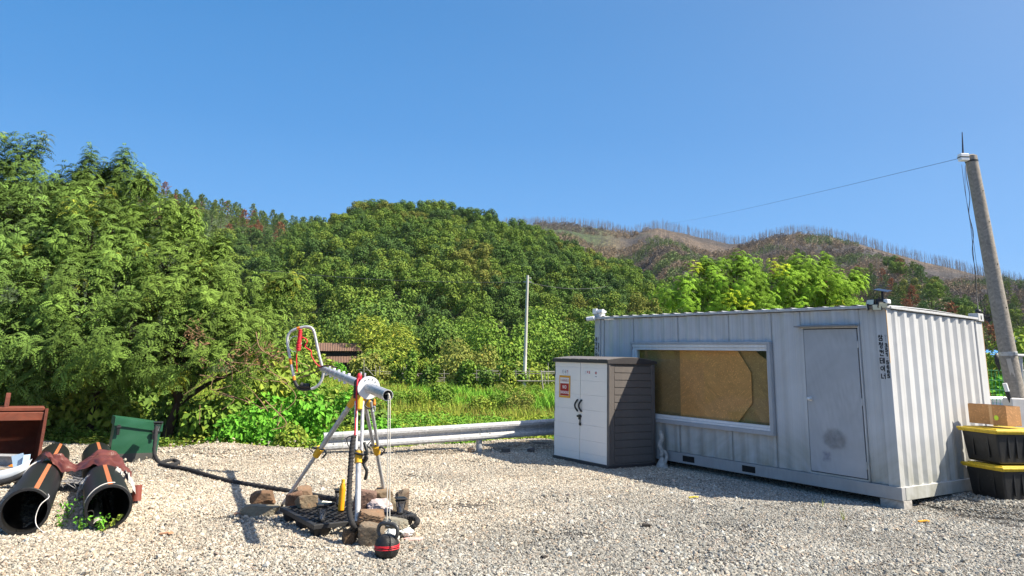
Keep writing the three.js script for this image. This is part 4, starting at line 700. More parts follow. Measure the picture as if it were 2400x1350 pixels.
// ---------------------------------------------------------------- totes, box, pole and fence on the right
{
  const tote = (label, y, dx, dr) => {
    const o = thing('storage_tote', label, 'tote', cw(0.67 + dx, y, -1.37), -YAW - 0.349 + dr, 'stacked storage totes');   // origin: near corner; long side to -x, other side to -z
    const L = 0.66, D = 0.92, H = 0.42, sh = new THREE.Shape([[-L + 0.05, -D + 0.05], [-0.05, -D + 0.05], [-0.05, -0.05], [-L + 0.05, -0.05]].map(([a, b]) => new THREE.Vector2(a, b)));
    const g = new RoundedBoxGeometry(L - 0.06, H, D - 0.06, 3, 0.03).translate(-L / 2, H / 2, -D / 2), p = g.attributes.position;
    for (let i = 0; i < p.count; i++) { const k = 0.90 + 0.10 * p.getY(i) / H; p.setX(i, -L / 2 + (p.getX(i) + L / 2) * k); p.setZ(i, -D / 2 + (p.getZ(i) + D / 2) * k); } g.computeVertexNormals();
    const b = part('tub', g, M.toteBlack ??= std(C(0.024, 0.024, 0.025), 0.5, { map: T.scuff, bumpMap: T.bump, bumpScale: 0.002 }), o);
    const ribs = []; for (const z of [-0.22, -0.36, -0.5, -0.64]) ribs.push(bb(-0.045, -0.028, 0.08, H - 0.06, z - 0.012, z + 0.012, 0.004)); for (const x of [-0.2, -0.45]) ribs.push(bb(x - 0.012, x + 0.012, 0.08, H - 0.06, -0.055, -0.034, 0.004)); part('rib', ribs, M.toteBlack, o);
    part('lid', [bb(-L - 0.012, 0.012, H, H + 0.035, -D - 0.012, 0.012, 0.012), bb(-L + 0.05, -0.05, H + 0.03, H + 0.048, -D + 0.05, -0.05, 0.008), bb(-L + 0.0, 0.0, H - 0.02, H + 0.005, -D + 0.0, 0.0, 0.01)], M.toteLid ??= std(C(0.80, 0.56, 0.02), 0.45, { map: T.speck }), o);
    return o;
  };
  tote('lower black storage tote with yellow lid standing on the gravel', 0.10, 0.015, 0.0);
  tote('upper black storage tote with yellow lid under the cardboard box', 0.585, -0.01, -0.03);
  const o = thing('cardboard_box', 'open topped brown cardboard box with a lime dot on the upper tote', 'box', cw(0.69, 1.09, -1.68), -YAW - 0.30), kb = std(C(0.58, 0.30, 0.12), 0.8, { map: T.board });
  const L = 0.60, D = 0.27, H = 0.27, t = 0.006;
  part('side', [bb(-L, 0, 0, H, -t, 0), bb(-L, 0, 0, H, -D, -D + t), bb(-t, 0, 0, H, -D + t, -t), bb(-L, -L + t, 0, H, -D + t, -t), bb(-L, 0, -0.001, 0.006, -D + t, -t)], kb, o);
  part('flap', [bx(L * 0.96, t, D * 0.46).translate(0, 0, -D * 0.23).rotateX(-0.12).translate(-L / 2, H + 0.004, -0.004)], kb, o);
  part('tape', bb(-L * 0.44, -L * 0.36, 0, H, 0.0, 0.0015), std(C(0.62, 0.36, 0.16), 0.3), o);
  part('sticker', new THREE.CircleGeometry(0.035, 24).translate(-0.16, 0.10, 0.003), std(C(0.55, 0.75, 0.03), 0.5), o);
}
{
  const D = 13.4, top = at(2275, 366, D), low = at(2372, 880, D), dir = low.clone().sub(top).normalize(), base = low.clone().addScaledVector(dir, (low.y + 0.3) / -dir.y), conc = std(C(0.40, 0.36, 0.31), 0.85, { map: T.speck, bumpMap: T.bump, bumpScale: 0.003 });
  const o = thing('utility_pole', 'leaning concrete utility pole behind the right end of the container', 'pole', base), q = (v) => v.clone().sub(base), t0 = q(top), d = dir.clone().negate();
  const Lp = t0.length(), R0 = 0.165, R1 = 0.107, rad = (s) => lerp(R0, R1, s / Lp), on2 = (s) => d.clone().multiplyScalar(s);
  part('shaft', [rod(V(0, 0, 0), t0, R0, R1, 32), rod(t0, t0.clone().addScaledVector(d, 0.03), R1 * 0.98, R1 * 0.5, 32)], conc, o);
  const face = V(0.15, 0, 1).normalize();
  const holes = []; for (const s of [0.9, 1.7, 2.5, 3.3, 4.1, 4.9, 5.5]) { const c = on2(s).addScaledVector(V(0.35, 0.05, 0.93).normalize(), rad(s) - 0.006); holes.push(rod(c, c.clone().addScaledVector(V(0.35, 0.05, 0.93), 0.012), 0.011, 0.011, 10)); } part('step_hole', holes, M.void, o);
  const sC = Lp * (1 - (832 - 366) / (880 - 366) * top.distanceTo(low) / Lp), cc = on2(sC);
  part('clamp_band', [rod(cc.clone().addScaledVector(d, -0.035), cc.clone().addScaledVector(d, 0.035), rad(sC) + 0.008, rad(sC) + 0.008, 32), bx(0.05, 0.06, 0.05, cc.x + 0.03, cc.y, cc.z + rad(sC) + 0.015, 0.006)], M.zinc, o);
  const pc = on2(sC - 0.25).addScaledVector(V(-0.55, 0, 0.83).normalize(), rad(sC)); part('patch_plate', bx(0.07, 0.32, 0.012).rotateY(-0.58).rotateZ(0.14).translate(pc.x, pc.y, pc.z), std(C(0.46, 0.42, 0.37), 0.8), o);
  const hb = q(at(2258, 369, D - 0.05)); part('junction_box', bx(0.16, 0.14, 0.12, hb.x, hb.y, hb.z, 0.012), M.white, o);
  part('strap', [rod(on2(Lp - 0.12), on2(Lp - 0.09), R1 + 0.006, R1 + 0.006, 24), bx(0.17, 0.02, 0.13, hb.x, hb.y, hb.z, 0.003)], M.dark, o);
  part('antenna', rod(hb.clone().add(V(0.0, 0.07, 0)), q(at(2255, 310, D - 0.05)), 0.018, 0.008, 10), std(C(0.03, 0.04, 0.07), 0.5), o);
  const cb = (pts, r) => part('cable', tube(pts.map(([x, y, k = 0.12]) => q(at(x, y, D - k))), r, 90, 6), M.cable, o);
  cb([[2264, 388], [2266, 420, .25], [2273, 460, .3], [2271, 500, .3], [2281, 545, .35], [2279, 590, .35], [2287, 640, .4], [2290, 700, .6]], 0.007);
  cb([[2262, 388], [2263, 450, .3], [2276, 540, .35], [2285, 640, .4], [2288, 700, .6]], 0.004);
  cb([[2254, 386], [2262, 450, .2], [2278, 540, .25], [2296, 680, .2], [2305, 760, .1], [2326, 812, .1]], 0.004);
  part('insulator', [new THREE.SphereGeometry(0.05, 12, 10).translate(...q(at(2293, 731, D - 0.9)).toArray()), rod(q(at(2290, 700, D - 0.6)), q(at(2293, 731, D - 0.9)), 0.008, 0.008, 6)], M.dark, o);
  const co = q(at(2336, 843, D - 0.25)), ring = []; for (let i = 0; i < 4; i++) ring.push(new THREE.TorusGeometry(0.075 + i * 0.008, 0.012, 6, 24).scale(0.55, 1.3, 1).rotateY(0.4 + i * 0.25).translate(co.x + i * 0.008, co.y - 0.02 * i, co.z)); part('cable_coil', ring, M.cable, o);
  const bl = q(at(2378, 955, D - 0.3)); part('base_box', bx(0.25, 0.62, 0.25, bl.x, bl.y - 0.15, bl.z, 0.02), std(C(0.62, 0.60, 0.58), 0.6, { map: T.grime }), o);
  const bo = q(at(2358, 915, D - 0.35)); part('cable_joint', [rod(bo.clone().add(V(-0.01, 0.12, 0)), bo.clone().add(V(0.02, -0.02, 0)), 0.035, 0.035, 12)], M.white, o);
  part('cable_boot', [rod(bo.clone().add(V(0.02, -0.02, 0.0)), bo.clone().add(V(0.05, -0.2, 0.02)), 0.04, 0.03, 12), rod(bo.clone().add(V(0.05, -0.2, 0.02)), bo.clone().add(V(0.07, -0.35, 0.04)), 0.025, 0.02, 12)], M.black, o);
  const w = thing('overhead_wire', 'thin overhead wire running from the pole top to the left', 'wire', hb.clone().add(base)), e = at(1560, 524, 95), s0 = hb.clone().add(base); const pts = []; for (let i = 0; i <= 12; i++) { const t = i / 12; pts.push(s0.clone().lerp(e, t).add(V(0, -1.1 * 4 * t * (1 - t) * 0.18, 0)).sub(s0)); } part('wire', tube(pts, 0.0042, 60, 5), M.cable, w);
}
{
  // pipe rail and green mesh fence behind the pole, guardrail beyond
  const D = 14.2, o = thing('pipe_railing', 'galvanised pipe railing running right from the leaning pole', 'railing', at(2380, 940, D)), q = (x, y, k = D) => at(x, y, k).sub(o.position);
  part('rail', [rod(q(2335, 832, 13.8), q(2520, 836, D + 0.6), 0.03, 0.03, 12)], M.zinc, o); part('post', rod(q(2392, 834), q(2399, 960), 0.032, 0.032, 12), M.zinc, o); part('rail', rod(q(2396, 868), q(2520, 875, D + 0.5), 0.012, 0.012, 8), M.zinc, o);
  const f = thing('mesh_fence', 'green wire mesh fence between the container and the pole', 'fence', at(2335, 955, 19)), r = (x, y) => at(x, y, 19).sub(f.position), gm = std(C(0.03, 0.28, 0.10), 0.5), vs = [], hs = [];
  for (let x = 2306; x < 2440; x += 8.5) vs.push(rod(r(x, 866), r(x + 5, 958), 0.006, 0.006, 5)); for (const y of [867, 890, 913, 936]) hs.push(rod(r(2300, y), r(2445, y + 4), 0.006, 0.006, 5));
  part('vertical_wire', vs, gm, f); part('cross_wire', hs, gm, f); part('post', [rod(r(2438, 860), r(2446, 965), 0.025, 0.025, 8)], gm, f);
}
const wbeam = (len) => { const pr = [[0, 0.155], [0.05, 0.15], [0.083, 0.115], [0.083, 0.075], [0.03, 0.03], [0.0, 0.012], [0.0, -0.012], [0.03, -0.03], [0.083, -0.075], [0.083, -0.115], [0.05, -0.15], [0, -0.155]], pts = [...pr.map(([x, y]) => [-x, y]), ...pr.slice().reverse().map(([x, y]) => [-x + 0.006, y])]; return ext(pts, len); };
{
  const a = at(757, 1035.5, 13.6), b = at(1285, 1001, 15.4), dir = b.clone().sub(a), L = dir.length() + 6, tilt = Math.asin(dir.y / dir.length()), o = thing('guardrail', 'galvanised corrugated guardrail along the back edge of the gravel', 'guardrail', a), turn = Math.atan2(dir.x, dir.z); o.rotation.order = 'YXZ'; o.rotation.set(-tilt, turn, 0);
  const zb = std(C(0.74, 0.74, 0.74), 0.42, { metalness: 0.1, map: T.speck });
  const seg = [0, 0.34, 3.15, 5.4, 8.6, L]; for (let i = 0; i < seg.length - 1; i++) part(i ? 'beam' : 'end_piece', wbeam(seg[i + 1] - seg[i] - 0.004).translate(-(i % 2) * 0.004, 0, seg[i]), i ? zb : M.zinc, o);
  for (const s of [0.35, 3.16]) { const bl = []; for (const z of [0.03, 0.24]) for (const y of [0.04, -0.04, 0.1]) bl.push(new THREE.SphereGeometry(0.012, 8, 6).translate(-0.055, y, s + z - 0.2)); part('bolt', bl, std(C(0.25, 0.25, 0.25), 0.5), o); }
  for (const s of [3.0, 7]) part('post', rod(V(0.03, -0.75, s), V(0.03, 0.12, s), 0.06, 0.06, 16), M.zinc, o);
  const a2 = at(2300, 945, 21), o2 = thing('guardrail', 'white guardrail seen between the container and the pole on the right', 'guardrail', a2, Math.PI / 2 + 0.12); part('beam', wbeam(6).scale(1, 1.25, 1), M.upvc, o2); part('post', [rod(V(0.05, -1.2, 1), V(0.05, 0.1, 1), 0.06), rod(V(0.05, -1.2, 5), V(0.05, 0.1, 5), 0.06)], M.zinc, o2);
  const hs = thing('blue_roof_house', 'low house with a blue roof far behind the container, right edge', 'house', (() => { const p = at(2325, 842, 62); p.y = landY(p.x, p.z); return p; })()); const hy = at(2325, 826, 62).y - hs.position.y;
  part('wall', bb(-2.6, 4, -0.2, hy - 0.35, -3, 0), M.upvc, hs); part('roof', ext([[-0.4, -0.35], [1.6, 0.25], [3.6, -0.35]], 7.4).rotateY(Math.PI / 2).translate(-3, hy, 0.3), std(C(0.06, 0.24, 0.62), 0.5), hs);
  const lp = thing('street_lamp', 'thin grey street lamp at the far right edge', 'street lamp', (() => { const p = at(2386, 850, 45); p.y = landY(p.x, p.z); return p; })()); const ly = at(2386, 793, 45).y - lp.position.y; part('pole', rod(V(0, 0, 0), V(0, ly, 0), 0.05, 0.04, 8), M.zinc, lp); part('lamp_head', new THREE.SphereGeometry(0.35, 14, 8).scale(1.2, 0.3, 0.7).translate(0.35, ly, 0), M.white, lp);
  // bushes seen through the mesh
  reseed(909);
  for (const [px, py, D, m, s] of [[2320, 935, 23, 0, 0.6], [2345, 925, 24, 5, 0.7], [2395, 920, 23, 5, 0.7], [2325, 890, 30, 0, 0.9], [2380, 870, 34, 1, 1.1], [2335, 850, 40, 0, 0.9], [2410, 880, 30, 2, 0.9]]) { const p = at(px, py, D); p.y = landY(p.x, p.z) - 0.1; bush(Math.floor(rnd() * 4), m, 'green bush behind the mesh fence at the right edge', p, s * 1.4, 'bushes behind the mesh fence'); }
}
// ---------------------------------------------------------------- middle distance: white pole, sheds, vine trellis
{
  const b = at(1228, 917, 48); b.y = landY(b.x, b.z); const h = at(1229, 645, 48).y - b.y, o = thing('white_pole', 'tall pale concrete pole standing in the field', 'pole', b);
  part('shaft', [rod(V(0, -0.2, 0), V(0.02, h * 0.3, 0), 0.125, 0.112, 18)], std(C(0.62, 0.60, 0.57), 0.7), o); part('upper_shaft', rod(V(0.02, h * 0.3, 0), V(0.03, h, 0), 0.11, 0.085, 18), std(C(0.50, 0.48, 0.45), 0.75), o); part('insulator', [rod(V(-0.25, h - 0.45, 0), V(0.3, h - 0.45, 0), 0.03, 0.03, 8), rod(V(0.15, h - 0.2, 0), V(0.28, h - 0.2, 0), 0.05, 0.05, 8)], M.zinc, o);
  const s0 = V(0.03, h - 0.45, 0), wr = (ex, ey, eD) => { const e = at(ex, ey, eD).sub(b), pts = []; for (let i = 0; i <= 8; i++) { const t = i / 8; pts.push(s0.clone().lerp(e, t).add(V(0, -1.2 * t * (1 - t), 0))); } return tube(pts, 0.014, 30, 4); }; part('wire', [wr(610, 632, 52), wr(1420, 672, 60)], std(C(0.10, 0.10, 0.10), 0.6), o);
}
{
  const rf = std(C(0.36, 0.27, 0.205), 0.85, { map: T.rust });
  const sheet = (p0, p1, p2, p3, n) => { const pos = []; for (let i = 0; i < n; i++) for (const [s, e] of [[0, 0.5], [0.5, 1]]) { const u0 = (i + s) / n, u1 = (i + e) / n, k0 = s ? 0.04 : 0, k1 = s ? 0 : 0.04, a = p0.clone().lerp(p1, u0).add(V(0, k0, k0)), b = p0.clone().lerp(p1, u1).add(V(0, k1, k1)), c = p3.clone().lerp(p2, u1).add(V(0, k1, k1)), d = p3.clone().lerp(p2, u0).add(V(0, k0, k0)); pos.push(...d.toArray(), ...c.toArray(), ...b.toArray(), ...d.toArray(), ...b.toArray(), ...a.toArray()); } const g = new THREE.BufferGeometry(); g.setAttribute('position', new THREE.Float32BufferAttribute(pos, 3)); g.computeVertexNormals(); return g; };
  const base = at(795, 850, 60); base.y = landY(base.x, base.z); const o = thing('farm_shed', 'old farm shed with brown corrugated roofs among bushes', 'shed', base), q = (x, y, D) => at(x, y, D).sub(base);
  const a0 = q(742, 804, 61), a1 = q(846, 805, 61), a2 = q(847, 823, 59), a3 = q(742, 823, 59); part('upper_roof', sheet(a0, a1, a2, a3, 26), rf, o);
  const b0 = q(752, 836, 58.5), b1 = q(849, 835.5, 58.5), b2 = q(848, 849, 57.2), b3 = q(752, 852, 57.2); part('lower_roof', sheet(b0, b1, b2, b3, 26), rf, o);
  part('wall', [bb(a3.x, a2.x - 0.1, a2.y - 3.2, a2.y - 0.02, a2.z - 1.6, a2.z - 0.35)], std(C(0.03, 0.025, 0.02), 0.9), o); part('post', [rod(b2, V(b2.x, b2.y - 2, b2.z), 0.05), rod(b3, V(b3.x, b3.y - 2, b3.z), 0.05)], M.bark, o);
}
{
  const o = thing('vine_trellis', 'grey stakes and wires of the overgrown vine trellis', 'trellis', on(1080, 44)), q = (x, y, D) => at(x, y, D).sub(o.position), sm = std(C(0.32, 0.30, 0.27), 0.7), rust = std(C(0.2, 0.13, 0.09), 0.9);
  const st = (x0, y0, x1, y1, D = 44.5, r = 0.02) => part('stake', rod(q(x0, y0, D), q(x1, y1, D), r, r, 6), sm, o);
  st(953, 852, 949, 886); st(963, 838, 959, 885, 44.7, .035); st(966, 846, 964, 888); st(955, 853, 981, 882, 44.2, .03); st(946, 860, 947, 885); st(937, 868, 946, 889, 44.2, .035); st(1041, 866, 1041, 905); st(1268, 868, 1274, 925, 42.7, .04); st(1275, 866, 1278, 900); st(1117, 866, 1117, 892); st(853, 842, 853, 880, 45.7); st(857, 860, 875, 880, 45.7); st(1017, 870, 1017, 892); st(1063, 874, 1063, 920, 44.2); st(994, 872, 994, 905, 44.2); st(1171, 868, 1171, 895, 45.7); st(1190, 860, 1190, 880, 46.7); st(1138, 862, 1138, 882, 46.7); st(1100, 860, 1100, 880, 46.7); st(1240, 862, 1240, 890, 45.7); st(1285, 850, 1285, 900, 44.7); st(880, 855, 880, 880, 46.7); st(890, 858, 890, 878, 46.7); st(1209, 866, 1209, 892, 45.7); st(1155, 864, 1155, 884, 46.7);
  const wr = (x0, y0, x1, y1, D = 44.5, r = 0.014) => part('wire', rod(q(x0, y0, D), q(x1, y1, D), r, r, 5), sm, o);
  wr(900, 876, 1300, 876, 45.7); wr(985, 886, 1160, 884, 44.7, .02); wr(1000, 895, 1110, 890, 44.2, .022); wr(1075, 891, 1300, 893, 44.2, .018); wr(1215, 893, 1300, 893, 43.2, .025); wr(840, 866, 960, 876, 46.2); wr(1130, 871, 1300, 870, 46.7); wr(1075, 868, 1200, 869, 47.2); wr(1270, 872, 1300, 872, 42.7, .03); wr(940, 889, 1040, 890, 44.7);
  part('bent_branch', tube([q(920, 914, 43.7), q(935, 899, 43.7), q(955, 893, 43.7), q(985, 894, 43.7)], 0.03, 30, 6), rust, o);
  // climbing vines on some stakes
  reseed(808);
  for (const [px, py, h, w] of [[925, 895, 2.2, .32], [962, 900, 2.2, .42], [1016, 905, 1.5, .28], [1062, 905, 1.4, .3], [930, 860, 1.2, .3], [1095, 880, 1.6, .5], [1000, 885, 1.2, .4], [1140, 895, 1.2, .45], [1190, 895, 1.4, .5], [1080, 900, 1.3, .4]]) {
    const p = at(px, py, 43.8); p.y = landY(p.x, p.z); const t = thing('climbing_vine', 'leafy vine column climbing a stake of the trellis', 'vine', p, 0, 'vines on the trellis stakes'); const l = []; for (let i = 0; i < 6; i++) l.push([rr(-0.12, 0.12), h * (i + 0.6) / 6, rr(-0.1, 0.1), w * rr(0.7, 1.15)]);
    plain(t, 'stem', rod(V(0, -0.1, 0), V(0, h, 0), 0.03, 0.02, 6), M.bark); plain(t, 'foliage', leafCloud(l, 900, 0.10), BUSHM[[0, 1, 3, 2][Math.floor(rnd() * 4)]]);
  }
}
// ---------------------------------------------------------------- black pipes on the left
const HD = std(C(0.026, 0.025, 0.024), 0.42, { map: T.scuff, bumpMap: T.bump, bumpScale: 0.001 });
const stripeM = std(C(0.46, 0.145, 0.055), 0.55);
function bigPipe(label, near, far) {
  const R0 = 0.212, o = thing('black_pipe', label, 'pipe', V(near.x, padY(near.x, near.z), near.z)), a = V(0, R0 + 0.005, 0), b = far.clone().sub(o.position); b.y = padY(far.x, far.z) + R0 + 0.005 - o.position.y;
  part('pipe_wall', pipe(a, b, R0, R0 - 0.028, 64), HD, o); return { o, a, b, dir: b.clone().sub(a).normalize(), R0 };
}
const PL = bigPipe('left one of two large black plastic pipes with an orange stripe', V(-4.53, 0, -7.42), V(-7.24, 0, -12.4));
const PR = bigPipe('right black plastic pipe with an orange stripe and thin pipes inside', V(-3.90, 0, -7.74), V(-6.62, 0, -12.5));
for (const [p, ang] of [[PL, 0.3], [PR, -0.06]]) {
  const side = V().crossVectors(p.dir, V(0, 1, 0)).normalize(), upv = V().crossVectors(side, p.dir).normalize(), n = upv.clone().multiplyScalar(Math.cos(ang)).addScaledVector(side, Math.sin(ang)), s2 = V().crossVectors(p.dir, n).normalize(), L = p.a.distanceTo(p.b), pos = [];
  for (let i = 0; i < 6; i++) { const k = (t, w) => p.a.clone().addScaledVector(p.dir, 0.004 + (L - 0.01) * t).addScaledVector(n, Math.sqrt((p.R0 + 0.002) ** 2 - w * w)).addScaledVector(s2, w), A0 = k(i / 6, -0.021), A1 = k(i / 6, 0.021), B0 = k((i + 1) / 6, -0.021), B1 = k((i + 1) / 6, 0.021); pos.push(...A0.toArray(), ...A1.toArray(), ...B1.toArray(), ...A0.toArray(), ...B1.toArray(), ...B0.toArray()); }
  const g = new THREE.BufferGeometry(); g.setAttribute('position', new THREE.Float32BufferAttribute(pos, 3)); g.computeVertexNormals(); part('orange_stripe', g, stripeM, p.o);
}
{ // small pipes lying inside the right pipe
  const mk = (label, x, y, back, r, m) => { const side = V().crossVectors(PR.dir, V(0, 1, 0)).normalize(), c = PR.o.position.clone().add(PR.a).addScaledVector(PR.dir, back).addScaledVector(side, x).add(V(0, y, 0)), o = thing('small_pipe', label, 'pipe', c); part('pipe_wall', pipe(V(0, 0, 0), PR.dir.clone().multiplyScalar(2.6), r, r - 0.008, 28), m, o); };
  mk('short white plastic pipe end inside the right black pipe', -0.075, -0.155, 0.0, 0.042, std(C(0.66, 0.60, 0.50), 0.5)); mk('thin black pipe left of the white one inside the right pipe', -0.15, -0.075, 0.12, 0.037, HD); mk('thin black pipe right of the white one inside the right pipe', 0.035, -0.155, 0.16, 0.036, HD);
}
{ // cords
  const ring = (p, t, a0, a1, k = 1.012, n = 18) => { const side = V().crossVectors(p.dir, V(0, 1, 0)).normalize(), upv = V().crossVectors(side, p.dir).normalize(), l = []; for (let i = 0; i <= n; i++) { const a = lerp(a0, a1, i / n); l.push(p.a.clone().addScaledVector(p.dir, t + 0.03 * Math.sin(a * 2)).addScaledVector(side, Math.sin(a) * p.R0 * k).addScaledVector(upv, Math.cos(a) * p.R0 * k)); } return l; };
  const cm = std(C(0.75, 0.72, 0.68), 0.6);
  const o = thing('white_string', 'thin white cord hanging over the mouth of the left pipe', 'cord', PL.o.position.clone()); const g = (x, y, D) => at(x, y, D).sub(o.position); part('cord', tube([g(113, 1158, 7.5), g(114, 1166, 7.3), g(95, 1183, 7.22), g(84, 1210, 7.2), g(86, 1232, 7.15), g(104, 1250, 7.05)], 0.0035, 40, 6), cm, o);
  const o2 = thing('white_string', 'thin white cord lying over the rim of the right pipe', 'cord', PR.o.position.clone()); part('cord', tube(ring(PR, 0.12, 0.15, -1.4), 0.0038, 40, 6), cm, o2);
  const o3 = thing('white_strap', 'white strap tied round the middle of the left pipe', 'strap', PL.o.position.clone()); part('strap', tube(ring(PL, 2.75, 0.35, -1.7, 1.03), 0.009, 40, 6), cm, o3);
}
// dark red tarpaulin thrown over both pipes
{
  const side = V().crossVectors(PR.dir, V(0, 1, 0)).normalize(), up = V().crossVectors(side, PR.dir).normalize(), p1 = PR.o.position.clone().add(PR.a).addScaledVector(PR.dir, 2.2);
  const o = thing('red_tarpaulin', 'crumpled dark red tarpaulin with a white underside draped over the pipes', 'tarpaulin', V(p1.x, padY(p1.x, p1.z), p1.z)), q = (t, s, h) => PR.o.position.clone().add(PR.a).addScaledVector(PR.dir, t).addScaledVector(side, s).addScaledVector(up, h).sub(o.position);
  const sheet = (path, w0, w1, k, off, nu = 70, nv = 50) => grid(nu, nv, (u, v) => {
    const f = u * (path.length - 1), i = Math.min(path.length - 2, Math.floor(f)), t = f - i, s = lerp(path[i][0], path[i + 1][0], t), h = lerp(path[i][1], path[i + 1][1], t), ta = lerp(w0[0], w1[0], u), tb = lerp(w0[1], w1[1], u);
    const fold = k * (0.6 * Math.abs(nz(u * 4.5 + v * 3, v * 3 - u * 2, off)) + 0.22 * Math.abs(nz(u * 10 - v * 7, v * 5, off + 3)) + 0.25 * nz(u * 3, v * 7, off + 6)), edge = 0.10 * nz(u * 7, off + 1);
    return q(lerp(ta, tb, v) + edge * (v - 0.5) * 2, s + 0.03 * nz(u * 9, v * 9, off + 8), h + fold - 0.05 * Math.max(0, v < 0.12 ? 1 - v / 0.12 : 0)).toArray();
  });
  part('cloth', sheet([[-0.70, 0.225], [-0.64, 0.24], [-0.57, 0.225], [-0.46, 0.16], [-0.30, 0.12], [-0.17, 0.20], [-0.07, 0.235], [0.06, 0.235], [0.17, 0.18], [0.25, 0.08], [0.29, -0.02]], [2.5, 2.85], [1.6, 2.7], 0.20, 2), std(C(0.13, 0.038, 0.028), 0.38, { bumpMap: T.wave, bumpScale: 0.01 }), o);
  part('underside', sheet([[0.215, 0.14], [0.27, 0.06], [0.33, -0.04], [0.36, -0.14], [0.33, -0.20]], [1.15, 2.0], [1.3, 1.8], 0.10, 9, 30, 30), M.cloth, o);
  const c = q(1.25, 0.33, 0.04); part('rolled_end', pipe(c, c.clone().add(V(0.02, -0.17, 0.02)), 0.05, 0.044, 20), std(C(0.20, 0.05, 0.035), 0.5), o);
  part('white_flap', sheet([[-0.16, 0.12], [-0.24, 0.02], [-0.26, -0.10]], [1.55, 1.85], [1.6, 1.75], 0.05, 14, 16, 16), M.cloth, o); part('white_flap', sheet([[0.10, 0.21], [0.17, 0.15], [0.2, 0.09]], [1.42, 1.62], [1.4, 1.55], 0.05, 18, 16, 16), M.cloth, o);
}
{ // wire tangle between the pipes
  const p = gnd(172, 1140, 0.1), o = thing('wire_coil', 'loose grey wire tangle between the two pipes', 'wire', V(p.x, padY(p.x, p.z), p.z)); reseed(55); const l = []; for (let i = 0; i < 4; i++) { const pts = []; for (let k = 0; k < 7; k++) pts.push(V(rr(-0.16, 0.16), 0.08 + rr(0, 0.12), rr(-0.12, 0.12))); l.push(tube(pts, 0.004, 40, 5)); } part('wire', l, std(C(0.32, 0.32, 0.33), 0.5), o);
}
// weeds by the pipes and in the gravel
function sprig(label, x, z, h, n, m, group) {
  const o = thing('weed', label, 'weed', V(x, padY(x, z), z), 0, group), lv = []; const st = [];
  for (let i = 0; i < n; i++) { const a = rr(0, 6.28), e = V(Math.cos(a) * h * rr(0.1, 0.5), h * rr(0.6, 1.1), Math.sin(a) * h * rr(0.1, 0.5)); st.push(rod(V(0, 0, 0), e, 0.004, 0.002, 5)); for (let k = 0.35; k <= 1.01; k += 0.22) lv.push([e.x * k, e.y * k, e.z * k, 0.028 + 0.02 * k]); }
  plain(o, 'stem', merge(st), std(C(0.14, 0.22, 0.04), 0.8)); plain(o, 'leaves', leafCloud(lv, 1500, 0.024, { asp: 0.45, up: 0.8 }), BUSHM[m]); return o;
}
reseed(66);
for (const [px, py, h, n, label] of [[195, 1215, .30, 4, 'leafy weed standing against the rim of the right pipe'], [160, 1215, .22, 3, 'small weed between the two pipes'], [190, 1245, .16, 4, 'low weed at the foot of the right pipe mouth'], [232, 1247, .13, 4, 'low weed in front of the right pipe mouth'], [140, 1235, .12, 3, 'tiny weed right of the left pipe mouth']]) { const p = gnd(px, py); sprig(label, p.x, p.z, h, n, 5); }
{ const p = gnd(238, 1246), o = thing('weed', 'leaning weed twig across the mouth of the right pipe', 'weed', V(p.x, padY(p.x, p.z), p.z)), e = at(285, 1207, 7.4).sub(o.position), lv = []; for (let k = 0.1; k <= 1; k += 0.1) lv.push([e.x * k, e.y * k, e.z * k, 0.02]); plain(o, 'stem', rod(V(0, 0, 0), e, 0.004, 0.002, 5), std(C(0.2, 0.25, 0.05), 0.8)); plain(o, 'leaves', leafCloud(lv, 7000, 0.024, { asp: 0.4, up: 0.8 }), BUSHM[1]); }
